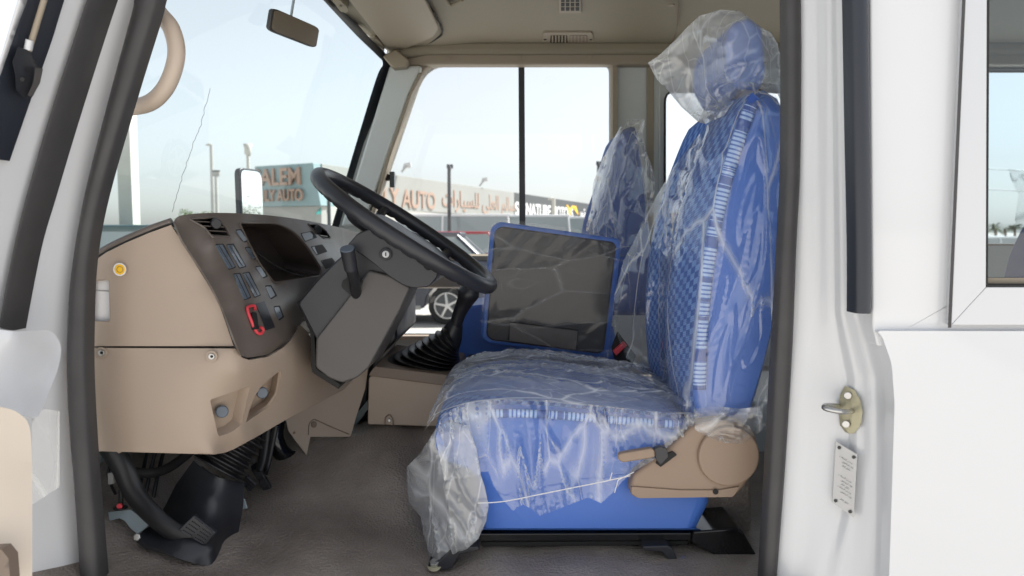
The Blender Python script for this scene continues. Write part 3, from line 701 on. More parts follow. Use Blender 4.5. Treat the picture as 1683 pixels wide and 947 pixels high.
dfm = surf('protective_film', [(52, 682), (75, 672), (98, 676), (98, 800), (75, 815), (53, 830)], -.262, 'film_far', dr, step=8, thick=0)
tag(dfm, '', ''); del dfm['label']; del dfm['category']

# far side wall of the cab with its windows
YF = 1.75
A_ = [Q(640, 70, YF), Q(2600, 70, YF), (5.2, -1.3), (-.95, -1.3), Q(540, 420, YF)]
h1 = fillet([Q(700, 106, YF), Q(1003, 105, YF), Q(1003, 418, YF), Q(592, 418, YF)], [.09, .03, .03, .02])
h1b = fillet([Q(560, 473, YF), Q(800, 473, YF), Q(800, 550, YF), Q(560, 550, YF)], .02)
h2 = fillet([Q(1094, 150, YF), Q(1500, 150, YF), Q(1500, 418, YF), Q(1094, 418, YF)], .05)
h3 = fillet([Q(1540, 116, YF), Q(2120, 116, YF), Q(2120, 400, YF), Q(1540, 400, YF)], .04)
plate('side_wall', A_, [h1, h1b, h2, h3], YF, .05, 'paint_grey', bus)
def trim(h, w, m, Y=YF, th=.03, name='window_trim'):
    pts = [V(x, Y - th * .3, z) for x, z in h]; n = len(pts); rings = []
    c = sum(pts, Vector()) / n
    for i, p in enumerate(pts):
        t = (pts[(i + 1) % n] - pts[i - 1]).normalized(); o = Vector((t.z, 0, -t.x)); o = o if o.dot(p - c) > 0 else -o
        rings.append([p + Vector((0, .045, 0)), p + Vector((0, -th * .6, 0)), p + Vector((0, -th, 0)) + o * w * .2, p + Vector((0, -th, 0)) + o * w * .85, p + o * w + Vector((0, th * .3, 0))])
    rings.append(rings[0]); return loft(name, rings, m, bus, False, True, 50)
trim(h1, .030, 'cream_trim'); trim(h1b, .02, 'tan'); trim(h2, .008, 'matt_black', th=.012); trim(h3, .01, 'matt_black', th=.012)
for h in (h1, h1b, h2, h3):
    mesh('window_pane', [V(x, YF + .03, z) for x, z in h], [tuple(range(len(h)))], 'side_glass', bus)
prism('window_divider', [(852, 104), (862, 104), (864, 418), (854, 418)], YF + .015, YF + .035, 'soft_black', bus, .002)
prism('window_divider', [(847, 416), (1003, 416), (1003, 421), (847, 421)], YF + .0, YF + .02, 'soft_black', bus, .001)
prism('pillar_trim', [(1063, 60), (1075, 60), (1075, 470), (1063, 470)], YF - .012, YF - .002, 'cream_trim', bus, .003)
prism('pillar_trim', [(1083, 140), (1086, 140), (1086, 470), (1083, 470)], YF - .006, YF - .001, 'paint_grey', bus, .001)
prism('window_sill', [(590, 454), (1300, 454), (1300, 472), (570, 472)], YF - .05, YF - .002, 'cream_trim', bus, .006)
prism('window_sill', [(600, 419), (1300, 419), (1300, 428), (595, 428)], YF - .02, YF - .002, 'cream_trim', bus, .003)
# quarter-light latch
lt = prism('window_latch', [(634, 285), (640, 287), (640, 296), (634, 297)], YF - .05, YF - .01, 'matt_black', bus, .002)
prism('latch_handle', [(640, 282), (648, 282), (648, 308), (640, 308)], YF - .06, YF - .03, 'gloss_black', lt, .003)

# windscreen
def wtop(Y): return -.612 + .082 * (Y - .75) ** 2, .745
def wbot(Y): return -.90 + .13 * (Y - .75) ** 2, -.075
vs = []; fs = []; ny, nz = 24, 8
for i in range(ny + 1):
    Y = -.06 + 1.80 * i / ny; a = wtop(Y); b = wbot(Y)
    for j in range(nz + 1):
        t = j / nz; vs.append(V(a[0] + (b[0] - a[0]) * t - .02 * math.sin(math.pi * t), Y, a[1] + (b[1] - a[1]) * t))
for i in range(ny):
    for j in range(nz): k = i * (nz + 1) + j; fs.append((k, k + 1, k + nz + 2, k + nz + 1))
ws = mesh('windscreen', vs, fs, 'windshield_glass', bus, True)
ck = [(346, 145), (338, 175), (330, 205), (318, 235), (309, 262), (300, 290), (290, 320), (281, 356)]
rc = random.Random(3); cpts = []
for i in range(len(ck) - 1):
    for j in range(5): t = j / 5; cpts.append(P(ck[i][0] + (ck[i + 1][0] - ck[i][0]) * t + rc.uniform(-1.4, 1.4), ck[i][1] + (ck[i + 1][1] - ck[i][1]) * t, .35))
tube('crack', cpts, .0006, 'lightgrey', ws, 5, 0)
sd = tps([(545, 372, 1.70), (585, 235, 1.70), (640, 105, 1.70), (615, 80, 1.55), (590, 50, 1.33), (535, -5, 1.0), (500, -40, .78)])
ribbon('windscreen_seal', [(540, 385), (547, 366), (585, 237), (618, 130), (629, 104), (617, 88), (582, 54), (524, -8), (500, -34)],
       [(562, 385), (568, 366), (606, 237), (640, 128), (645, 106), (634, 88), (600, 54), (548, -8), (525, -34)], 0, .018, 'rubber_blue', bus, depth=sd)
prism('pillar_lining', [(560, 372), (598, 372), (636, 262), (672, 156), (690, 118), (693, 107), (640, 107)], 1.67, 1.745, 'paint_grey', bus, .012)
prism('pillar_lining', [(600, 384), (606, 384), (640, 262), (676, 156), (694, 122), (690, 118), (672, 156), (634, 262)], 1.66, 1.74, 'cream_trim', bus, .004)

# roof lining: a shallow vault
def ceil_z(Y): return .79 - .028 * ((Y - .75)) ** 2
vs = []; fs = []; xsn = [None] + [(-.45 + i * .15) for i in range(38)]; Ys = [-.26 + 2.0 * i / 20 for i in range(21)]
for i, x in enumerate(xsn):
    for Y in Ys:
        X = wtop(Y)[0] + .015 if x is None else x
        z = (.752 if x is None else ceil_z(Y) + (0 if x > -.3 else -.012))
        vs.append(V(X, Y, z))
k = len(Ys)
for i in range(len(xsn) - 1):
    for j in range(k - 1): fs.append((i * k + j, i * k + j + 1, (i + 1) * k + j + 1, (i + 1) * k + j))
rl = mesh('roof_lining', vs, fs, 'cream_lining', bus, True)
sm = rl.modifiers.new('thick', 'SOLIDIFY'); sm.thickness = .03; sm.offset = 1
# cove rail above the side windows, with its plugs
prism('corner_cover', [(628, 92), (650, 80), (672, 98), (668, 110), (645, 112)], 1.62, 1.74, 'cream_trim', bus, .008)
prism('cove_rail', [(648, 96), (700, 87), (1290, 85), (2700, 85), (2700, 106), (700, 106), (648, 110)], YF - .07, YF - .002, 'cream_trim', bus, .010)
prism('cove_rail', [(635, 88), (662, 76), (720, 66), (1290, 66), (2700, 66), (2700, 86), (700, 88), (650, 98)], YF - .10, YF - .01, 'cream_lining', bus, .02, 4)
for x, y in ((736, 98), (853, 96), (969, 95), (1180, 95)): disc('plug', P(x, y, YF - .0705), (0, -1, 0), .012, .004, 'cream_trim', bus, 16, .002)
for x, y in ((1103, 7), (1094, 68)): disc('plug', Pz(x, y, .775), (0, 0, -1), .012, .006, 'cream_trim', bus, 16, .002)
tube('lining_seam', [Pz(1117, -40, .780), Pz(1116, 20, .779), Pz(1112, 50, .777), Pz(1104, 75, .762)], .003, 'tan_dark', bus, 6, 4)
def ceilq(pts, z): return [Pz(x, y, z) for x, y in pts]
vt = prism3('air_vent', ceilq(fillet([(893, 54), (974, 54), (976, 75), (891, 75)], 4), .768), Vector((0, 0, .012)), 'cream_trim', bus, .002)
for (x0, x1, m) in ((905, 932, 0), (936, 965, 1)):
    prism3('vent_mouth', ceilq([(x0, 59), (x1, 59), (x1 + 1, 71), (x0 - 1, 71)], .7665), Vector((0, 0, .004)), 'tan_dark' if m else 'gloss_black', vt, 0)
    for q in range(5):
        xx = x0 + 3 + q * (x1 - x0 - 6) / 4; prism3('vane', ceilq([(xx - 1, 59), (xx + 1.2, 59), (xx + 1.2, 70), (xx - 1, 70)], .765), Vector((0, 0, .004)), 'cream_trim', vt, 0)
for x in (896, 971): disc('screw', Pz(x, 65, .7675), (0, 0, -1), .005, .002, 'matt_black', vt, 10, 0)
gr = prism3('speaker_grille', ceilq([(918, -20), (954, -20), (955, 22), (919, 22)], .775), Vector((0, 0, .01)), 'cream_trim', bus, .002)
for i in range(4):
    for j in range(5):
        x = 922 + i * 8; y = -16 + j * 7.2; prism3('grille_hole', ceilq([(x, y), (x + 6, y), (x + 6, y + 5.2), (x, y + 5.2)], .7735), Vector((0, 0, .002)), 'matt_black', gr, 0)
# sun visor of the passenger side, folded against the roof
vz = .742
sv = prism3('sun_visor', ceilq(fillet([(556, -20), (688, -20), (722, 48), (712, 62), (650, 88), (640, 86)], [0, 0, 6, 6, 8, 4]), vz), Vector((0, 0, .016)), 'cream_trim', bus, .006, 4)
tube('visor_gap_shadow', [Pz(x, y, vz + .018) for x, y in ((694, -20), (706, 8), (727, 50), (717, 64), (690, 77), (652, 91))], .004, 'matt_black', sv, 6, 4)  # black line painting the gap shadow around the folded visor
for a in ((552, 2), (612, 66)):
    prism3('visor_hinge', ceilq(fillet([(a[0] - 6, a[1]), (a[0] + 6, a[1] - 2), (a[0] + 20, a[1] + 12), (a[0] + 20, a[1] + 20), (a[0] + 8, a[1] + 18)], 3), vz - .004), Vector((0, 0, .022)), 'cream_lining', sv, .004, 3)
    disc('screw', Pz(a[0] + 8, a[1] + 8, vz - .006), (0, 0, -1), .005, .003, 'tan_dark', sv, 10, 0)
tube('roof_hollow', [Pz(728, -8, .775), Pz(740, 8, .773), Pz(760, 0, .774)], .006, 'cream_lining', bus, 8, 4)

# floor: heavy mat, rising over the tunnel; front bulkhead; step
def fz(x, y):
    s = lambda a, b, v: (lambda t: t * t * (3 - 2 * t))(max(0, min(1, (v - a) / (b - a))))
    z = FL + .13 * s(.12, .62, y) * (1 - s(.1, .3, x) * .4)
    z += .10 * s(-.72, -.95, x)
    z += .050 * noise.noise(Vector((x * 2.2, y * 2.6, .3))) * s(.35, -.1, x)
    z += .020 * noise.noise(Vector((x * 7, y * 5 + x * 4, 1.3))) * s(.45, -.1, x)
    q = (x + .62) * .8 + (y - .02) * 1.0
    z += .016 * math.exp(-(q / .035) ** 2) * s(-.45, -.75, x)
    z -= .010 * math.exp(-((x + .12 + .25 * y) / .05) ** 2) - .012 * math.exp(-((x + .24 + .2 * y) / .06) ** 2)
    return z
vs = []; fs = []; nx, ny = 200, 90
for i in range(nx + 1):
    for j in range(ny + 1):
        x = -.95 + (i / nx) * 2.2; y = -.22 + 1.96 * (j / ny); vs.append(V(x, y, fz(x, y)))
for i in range(nx):
    for j in range(ny): k = i * (ny + 1) + j; fs.append((k, k + 1, k + ny + 2, k + ny + 1))
fm = mesh('floor_mat', vs, fs, 'mat_floor', bus, True)
box('cab_floor', (-.95, -.2, FL - .12), (4.8, 1.74, FL - .07), 'sheet_metal', bus, 0)
box('door_step', (-.85, -.26, FL - .30), (.58, -.12, FL - .06), 'paint', bus, .01)
box('front_bulkhead', (-1.02, -.2, -1.2), (-.95, 1.78, -.09), 'sheet_metal', bus, 0)
box('rear_bulkhead', (4.78, -.24, -1.2), (4.84, 1.78, .8), 'cream_lining', bus, 0)
box('roof_skin', (-.66, -.32, .83), (4.9, 1.84, .87), 'paint', bus, .02)
box('door_header', (-.62, -.30, .66), (.6, -.14, .84), 'paint', bus, .01)
# seams in the mat in front of the seat box, sloping lump of mat behind it
for x in (957, ): tube('mat_seam', [P(x, 903, .02), P(x + 1, 925, -.03), P(x + 3, 950, -.07)], .0025, 'matt_black', bus, 6, 4)
surf('mat_hump', [(1115, 905), (1150, 905), (1185, 916), (1212, 935), (1228, 975), (1060, 975), (1085, 930)], [(1115, 905, .05), (1228, 960, .0), (1060, 960, -.04), (1150, 930, -.02), (1185, 916, .03)], 'mat_floor', bus, step=9, thick=.01)

# ------------------------------------------------------------------ dashboard
db = thing('dashboard', V(-.75, .1, FL), 'beige and brown dashboard with switch panel, air vents and dark instrument hood', 'dashboard')
YS = -.06
prf = [(-.645, -.012), (-.72, -.028), (-.81, -.075), (-.90, -.125), (-.93, -.16), (-.93, -.3), (-.585, -.3), (-.60, -.12)]
prism3('dash_top', [V(x, YS + .03, z) for x, z in prf], Vector((0, 1.66, 0)), 'taupe', db, .012, 3)
fc = [(285, 363, -.06), (308, 405, -.06), (332, 447, -.06), (368, 512, -.06), (395, 588, -.06), (300, 354, -.045), (350, 400, -.03), (385, 460, -.025), (412, 520, -.02), (432, 575, -.0),
      (345, 351, .02), (385, 400, .04), (420, 460, .05), (450, 520, .06), (465, 552, .08), (400, 351, .13), (415, 420, .14), (450, 468, .18), (490, 525, .24), (460, 357, .28), (500, 362, .42),
      (530, 445, .42), (545, 372, .62), (560, 430, .60), (580, 380, 1.15), (585, 420, 1.1), (602, 392, 1.6), (602, 410, 1.6)]
ff = tps(fc)
fo_ = spline([(286, 364, 0), (300, 354, 0), (345, 350, 0), (400, 351, 0), (450, 355, 0), (500, 362, 0), (545, 371, 0), (580, 380, 0), (602, 391, 0)], 4)
fo_ = [(p.x, p.y) for p in fo_] + [(604, 412), (560, 470), (515, 520), (496, 531), (484, 548), (466, 568), (440, 583), (408, 588), (396, 584), (384, 555), (367, 510), (350, 475), (332, 445), (300, 396)]
vent1 = fillet([(311, 360), (357, 357), (372, 373), (379, 390), (349, 390), (336, 374)], [3, 6, 4, 4, 4, 4])
vent2 = fillet([(505, 368), (522, 369), (535, 379), (544, 392), (532, 392), (518, 381)], 3)
clu = fillet([(393, 366), (457, 367), (484, 381), (505, 405), (527, 440), (527, 453), (451, 465), (428, 436), (408, 398)], [5, 14, 14, 10, 8, 6, 5, 10, 10])
surf('fascia', fo_, ff, 'taupe', db, [vent1, vent2, clu], step=7, thick=.004, split=55)
def recess(name, pts, f, push, m, parent, shrink=.86, fwd=(0, 1, 0), back=None):
    c = Vector((sum(p[0] for p in pts) / len(pts), sum(p[1] for p in pts) / len(pts)))
    r0 = [P(x, y, f(x, y)) for x, y in pts]; d = Vector(fwd) * push; cc = sum(r0, Vector()) / len(r0)
    r1 = [cc + (p - cc) * shrink + d for p in r0]; r05 = [cc + (p - cc) * (.5 + shrink * .5) + d * .5 for p in r0]
    n = len(pts); vs = r0 + r05 + r1 + [cc + d]; fs = []
    for k in (0, n): fs += [(k + i, k + (i + 1) % n, k + n + (i + 1) % n, k + n + i) for i in range(n)]
    fs += [(2 * n + i, 2 * n + (i + 1) % n, 3 * n) for i in range(n)]
    return mesh(name, vs, fs, m, parent, True, 40)
ic = recess('instrument_hood', clu, ff, .09, 'cluster', db, .80, (-.9, .30, .05))
tube('hood_rim', [P(x, y, ff(x, y) - .002) for x, y in clu + clu[:1]], .0022, 'taupe', ic, 6, 0)
tube('gauge_edge', [P(x, y, ff(x, y) + .03) for x, y in ((420, 412), (440, 428), (470, 446), (500, 455))], .002, 'matt_black', ic, 6, 4)
def vent(pts, nsl, kx, ky, shade='taupe'):
    v = recess('air_vent', pts, ff, .05, 'matt_black', db, .95, (-.9, .3, -.1))
    ys = [p[1] for p in pts]
    for i in range(nsl):
        y = min(ys) + (i + .7) * (max(ys) - min(ys)) / (nsl + .3)
        xs = []
        for a, b in zip(pts, pts[1:] + pts[:1]):
            if (a[1] - y) * (b[1] - y) <= 0 and a[1] != b[1]: xs.append(a[0] + (b[0] - a[0]) * (y - a[1]) / (b[1] - a[1]))
        if len(xs) >= 2:
            a, b = min(xs) + 1, max(xs) - 1
            prism3('vent_slat', [P(a, y, ff(a, y) + .0), P(b, y + 2, ff(b, y + 2) + .0), P(b, y + 4, ff(b, y + 4) + .002), P(a, y + 2, ff(a, y + 2) + .002)], Vector((-.016, .004, 0)), shade, v, .0006, 1)
    disc('vent_knob', P(kx, ky, ff(kx, ky) + .002), (.6, -.8, 0), .011, .014, 'black', v, 16, .003)
    tube('vent_rim', [P(x, y, ff(x, y) - .001) for x, y in pts + pts[:1]], .002, 'taupe', v, 6, 0)
vent(vent1, 4, 353, 368); vent(vent2, 2, 520, 378)
def tile(name, pts, f, lift, th, m, parent, bevel=.0015, r=1.5):
    q = [(x - (lift * 260), y + lift * 60) for x, y in fillet(pts, r, 3)]
    return surf(name, q, lambda x, y: f(x + lift * 260, y - lift * 60) - lift * 1.3 - .001, m, parent, step=3.5, thick=th + .004, split=50)
for s in (((357, 403), (365, 402), (386, 438), (379, 442)), ((375, 403), (382, 402), (403, 437), (396, 440)), ((386, 451), (393, 450), (411, 488), (404, 492)), ((401, 450), (408, 448), (427, 484), (421, 488))):
    s = tuple((x + (-1.2 if k in (0, 3) else 1.2), y) for k, (x, y) in enumerate(s))
    tile('switch_gap', [(x + (-1 if k in (0, 3) else 1), y + (-1.5 if k < 2 else 1.5)) for k, (x, y) in enumerate(s)], ff, .0005, .002, 'matt_black', db)
    b = tile('blank_switch', s, ff, .003, .006, 'button', db)
    c = [(x * .97 + .03 * sum(p[0] for p in s) / 4, y) for x, y in s]; mid = [((s[0][0] + s[1][0]) / 2 - .5, (s[0][1] + s[1][1]) / 2 + 1), ((s[0][0] + s[1][0]) / 2 + .7, (s[0][1] + s[1][1]) / 2 + 1), ((s[2][0] + s[3][0]) / 2 + .7, (s[2][1] + s[3][1]) / 2 - 1), ((s[2][0] + s[3][0]) / 2 - .5, (s[2][1] + s[3][1]) / 2 - 1)]
    tile('switch_groove', mid, ff, .0036, .001, 'matt_black', b, 0, .2)
for s in (((390, 379), (397, 378), (408, 394), (402, 397)), ((405, 408), (412, 407), (423, 422), (418, 425)), ((422, 439), (430, 438), (439, 453), (433, 456)), ((438, 471), (446, 470), (454, 485), (446, 490)), ((452, 505), (460, 504), (466, 520), (459, 525)),
          ((497, 384), (512, 381), (519, 390), (503, 396)), ((514, 406), (529, 403), (536, 413), (522, 418)), ((530, 429), (545, 425), (552, 435), (537, 441))):
    cx = sum(p[0] for p in s) / 4; cy = sum(p[1] for p in s) / 4
    w_ = tile('switch', [(cx + (x - cx) * 1.25, cy + (y - cy) * 1.2) for x, y in s], ff, .001, .003, 'matt_black', db)
    tile('switch_cap', s, ff, .006, .006, 'button', w_, .0015, 2)
rd = [(419, 509), (418, 503), (409, 504), (407, 510), (414, 530), (423, 547), (431, 547), (432, 541), (428, 538)]
rb = tube('red_bracket', [P(x, y, ff(x, y) - .006) for x, y in rd], .0032, 'red', db, 8, 4)
tile('rocker_switch', ((417, 512), (425, 513), (429, 540), (422, 541)), ff, .012, .012, 'matt_black', db, .002)
tile('blank_cover', ((421, 499), (435, 495), (453, 538), (438, 543)), ff, .002, .003, 'soft_black', db, .0005, .5)
tile('radio_panel', ((545, 398), (600, 396), (600, 425), (566, 428)), ff, .002, .004, 'lightgrey', db, .001, 1)
tile('radio', ((550, 402), (598, 400), (598, 420), (568, 423)), ff, .005, .004, 'gloss_black', db, .001, 1)
# side panel
spn = [(136, 447), (150, 432), (175, 415), (205, 400), (245, 383), (281, 370), (300, 399), (331, 448), (350, 480), (365, 511), (385, 569), (136, 569)]
res = fillet([(149, 462), (180, 459), (182, 529), (149, 529)], 5)
sdp = lambda x, y: YS + .012 * ((x - 240) / 130) ** 2 * (1 if y < 470 else .6)
sp1 = surf('side_panel', spn, sdp, 'tan', db, [res], step=11, thick=.006, split=50)
rv = surf('reservoir_window', res, YS + .016, 'white_plastic', sp1, step=8, thick=.004)
tube('fluid_line', [P(150, 477, YS + .014), P(181, 479, YS + .014)], .001, 'lightgrey', rv, 5, 0)
tube('window_lip', [P(x, y, YS + .004) for x, y in res + res[:1]], .0015, 'tan', sp1, 6, 0)
sk_ = disc('sticker', P(197, 443, YS - .006), (0, -1, 0), .0125, .0012, 'white_plastic', sp1, 24, 0)
disc('sticker_disc', P(197, 443, YS - .0072), (0, -1, 0), .0098, .0006, 'yellow', sk_, 24, 0)
rg = [P(197, 443, YS - .0084) + Vector((math.cos(a) * .0058, 0, math.sin(a) * .0058)) for a in [i * math.pi / 10 for i in range(21)]]
tube('sticker_ring', rg, .0005, 'tan_dark', sk_, 5, 0)
# black rim that follows the top of the side panel, and the gap below it
tr_ = [(136, 440), (150, 425), (175, 408), (205, 393), (245, 376), (282, 363)]
tube('dash_edge', [P(x, y + 1, YS + .01) for x, y in tr_], .007, 'taupe', db, 10, 5)
tube('panel_gap', [P(x, y, YS + .006) for x, y in [(136, 446), (150, 431), (175, 414), (205, 399), (245, 382), (283, 369), (301, 398), (332, 447), (351, 479), (366, 510), (387, 571)]], .0028, 'matt_black', db, 8, 4)
# lower panel
lc = [(136, 572, YS), (280, 572, YS), (385, 574, YS), (392, 610, YS + .005), (350, 745, YS + .012), (300, 680, YS - .004), (136, 741, YS + .01), (432, 588, 0), (418, 640, .01), (400, 712, .02), (372, 742, .01), (470, 572, .08), (455, 640, .09), (430, 700, .10),
      (490, 535, .22), (519, 604, .24), (500, 660, .22), (545, 632, .34), (577, 627, .44)]
lf = tps(lc)
pk1 = fillet([(345, 657), (372, 648), (411, 634), (397, 698), (380, 711), (359, 718)], [4, 3, 6, 6, 6, 5])
pk2 = fillet([(404, 695), (418, 652), (432, 632), (463, 607), (456, 648), (442, 668)], [3, 5, 6, 4, 6, 6])
lo = [(136, 572), (387, 573), (398, 588), (410, 592), (440, 587), (467, 571), (486, 550), (494, 534), (505, 545), (517, 566), (519, 604), (531, 620), (549, 631), (577, 627), (566, 640), (520, 664), (470, 690), (420, 719), (385, 738), (370, 744), (352, 747), (136, 741)]
lpn = surf('lower_panel', lo, lf, 'tan', db, [pk1, pk2], step=7, thick=.006, split=55)
r1 = recess('pocket', pk1, lf, .03, 'tan', lpn, .80, (-.7, .6, 0)); disc('round_plug', P(365, 676, lf(365, 676) + .020), (.35, -1, .05), .0125, .008, 'button', r1, 24, .003)
r2 = recess('pocket', pk2, lf, .045, 'tan', lpn, .84, (-.5, .8, 0)); disc('round_plug', P(430, 645, lf(430, 645) + .024), (.6, -1, .05), .012, .01, 'button', r2, 24, .003)
for x, y in ((167, 580), (348, 586)):
    s_ = disc('screw_boss', P(x, y, lf(x, y) - .002), (0, -1, 0), .0115, .002, 'tan', lpn, 24, .001)
    disc('screw', P(x, y, lf(x, y) - .004), (0, -1, 0), .0062, .003, 'steel', s_, 16, .001)
    disc('screw_socket', P(x, y, lf(x, y) - .0068), (0, -1, 0), .0028, .001, 'matt_black', s_, 8, 0)
bk = surf('side_bracket', [(470, 690), (520, 664), (577, 627), (606, 598), (600, 640), (584, 690), (576, 718), (510, 718), (504, 748), (486, 725), (474, 708)], [(470, 690, .40), (606, 598, .50), (576, 718, .46), (504, 748, .40)], 'tan', db, step=9, thick=.012)
bkf = tps([(470, 690, .40), (606, 598, .50), (576, 718, .46), (504, 748, .40)])
tube('bracket_groove', [P(x, y, bkf(x, y) - .001) for x, y in ((507, 715), (508, 698), (515, 690), (523, 692), (545, 702), (574, 714))], .0014, 'tan_dark', bk, 6, 4)
disc('screw', P(516, 698, bkf(516, 698) - .002), (0, -1, 0), .008, .003, 'tan_dark', bk, 16, .001)
disc('screw', P(484, 711, bkf(484, 711) - .002), (0, -1, 0), .003, .003, 'tan_dark', bk, 10, 0)
prism('centre_stack', [(583, 470), (652, 452), (652, 560), (612, 600), (600, 690), (570, 705), (578, 640), (606, 590)], .62, 1.05, 'soft_black', db, .01)
prism('stack_glint', [(568, 702), (604, 658), (606, 672), (576, 712)], .60, .66, 'sheet_metal', db, .003)  # silver-blue glint low on the stack, built as a pale strip

# ------------------------------------------------------------------ steering
sw = thing('steering_wheel', V(-.25, .22, -.03), 'black steering wheel with finger grips, seen from its side', 'steering wheel')
C0 = P(668, 379, .22); tilt = R(33.5); a_ = Vector((math.cos(tilt), 0, -math.sin(tilt)))
b_ = Vector((0, math.cos(R(2)), 0)) + a_.cross(Vector((0, 1, 0))).normalized() * math.sin(R(2)); b_.normalize()
if b_.z < 0: b_ = Vector((-b_.x, b_.y, -b_.z))
n_ = a_.cross(b_).normalized()
if n_.z < 0: n_ = -n_
RM = .226; rings = []
for i in range(161):
    th = 2 * math.pi * i / 160; d = a_ * math.cos(th) + b_ * math.sin(th); c = C0 + d * RM; ring = []
    grip = .10 * max(0, math.cos(th * 40)) if True else 0
    for j in range(18):
        ph = 2 * math.pi * j / 18; under = max(0, -math.sin(ph)) ** 1.5
        r = .0175 * (1 - grip * under * 1.6); ring.append(c + (d * math.cos(ph) + n_ * math.sin(ph)) * r)
    rings.append(ring)
loft('rim', rings, 'soft_black', sw, False)
hb = C0 - n_ * .03
def orient(q): return hb + a_ * q[0] + b_ * q[1] + n_ * q[2]
pad = [orient((math.copysign(abs(math.cos(t)) ** .6, math.cos(t)) * .085, math.copysign(abs(math.sin(t)) ** .6, math.sin(t)) * .095, -.02)) for t in [i * math.pi / 14 for i in range(28)]]
prism3('hub_pad', pad, n_ * .045, 'soft_black', sw, .014, 4)
for sx in (-1, 1):
    for sy in (-1, 1):
        tube('spoke', [orient((sx * .05, sy * .07, 0)), orient((sx * .09, sy * .14, .008)), C0 + (a_ * sx * .42 + b_ * sy * .9).normalized() * RM], [.017, .013, .011], 'soft_black', sw, 10, 5, flat=.7)
sc = thing('steering_column', V(-.42, .2, FL), 'grey steering column cover with ignition lock and stalk, leaning up to the wheel', 'steering column')
colp = [(519, 556), (560, 504), (606, 444), (640, 452), (674, 472), (657, 510), (630, 560), (605, 606), (586, 622), (562, 630), (540, 622), (518, 604)]
prism('column_cover', fillet(colp, 5), .10, .29, 'grey_plastic', sc, .022, 6)
prism('column_top_dark', fillet([(489, 499), (520, 462), (556, 425), (592, 400), (650, 436), (640, 470), (560, 540), (524, 566), (505, 530)], 6), .112, .33, 'soft_black', sc, .022, 6)  # rounded column top in the same plastic; its darker shading put into the colour
prism('cover_gap', [(488, 498), (500, 488), (516, 532), (520, 606), (560, 632), (556, 640), (512, 612), (509, 545)], .16, .36, 'matt_black', sc, .002)
shp = [(570, 403), (588, 383), (612, 374), (650, 382), (690, 408), (722, 436), (718, 456), (704, 472), (680, 474), (664, 470), (640, 455), (612, 432), (588, 415)]
uc = prism('lock_shroud', fillet(shp, 5), .07, .37, 'soft_black', sc, .016, 4)
prism('shroud_lip', [(605, 378), (612, 370), (660, 388), (648, 396)], .075, .36, 'black', uc, .004)
disc('ignition_lock', P(634, 418, .07), (.15, -1, .1), .013, .008, 'soft_black', uc, 24, .002)
k_ = disc('key_slot', P(634, 418, .062), (.15, -1, .1), .0075, .003, 'steel', uc, 20, .001)
mesh('slot', [P(633, 415, .0575), P(635, 415, .0575), P(635, 421, .0575), P(633, 421, .0575)], [(0, 1, 2, 3)], 'matt_black', k_)
stk = tube('stalk', [P(586, 486, .11), P(582, 460, .07), P(577, 440, .05)], [.0115, .0125], 'black', sc, 16, 4)
tube('stalk_knob', [P(577, 443, .05), P(574, 425, .04), P(571, 410, .03)], [.0135, .0148, .0150], 'soft_black', stk, 18, 3)
disc('stalk_cap', P(571, 410, .03), (P(571, 410, .03) - P(577, 440, .05)), .0148, .003, 'button', stk, 24, .001)
prism('stalk_opening', fillet([(562, 462), (572, 456), (590, 460), (597, 462), (585, 485), (574, 484), (561, 472)], 3), .096, .11, 'matt_black', sc, .001)
tube('adjust_knob', [P(636, 560, .30), P(634, 546, .25)], .010, 'black', sc, 12, 0)
# rubber boot at the foot of the column and its cone
bt = []
for i in range(60):
    t = i / 59; c = P(402 - 44 * t, 706 + 66 * t, .12 - .04 * t); r = .048 * (1 + .12 * t) + .007 * math.cos(i * 2 * math.pi / 9.5)
    ax = (P(358, 772, .08) - P(402, 706, .12)).normalized(); u = Vector((0, 1, 0)); u = (u - ax * u.dot(ax)).normalized(); w2 = ax.cross(u)
    bt.append([c + (u * math.cos(a) + w2 * math.sin(a)) * r for a in [k * 2 * math.pi / 32 for k in range(32)]])
loft('column_boot', bt, 'black', sc)
cno = [(318, 757), (330, 768), (362, 786), (402, 793), (400, 830), (393, 870), (386, 905), (376, 922), (350, 930), (325, 928), (290, 917), (262, 902), (240, 896), (226, 884), (236, 872), (255, 860), (268, 838), (290, 795)]
cnf = tps([(318, 757, .10), (362, 778, .045), (402, 793, .10), (290, 795, .12), (345, 820, .015), (400, 830, .08), (268, 838, .12), (330, 860, -.02), (393, 870, .07), (386, 905, .06), (376, 922, .0), (350, 930, -.06), (325, 928, -.07), (262, 902, -.06), (226, 884, -.035), (255, 860, .04), (300, 890, -.06), (350, 900, -.05)])
surf('boot_cone', cno, cnf, 'soft_black', sc, step=7, thick=.01)
disc('cone_bolt', P(227, 882, -.05), (0, -1, .2), .0075, .006, 'steel', sc, 6, .001)

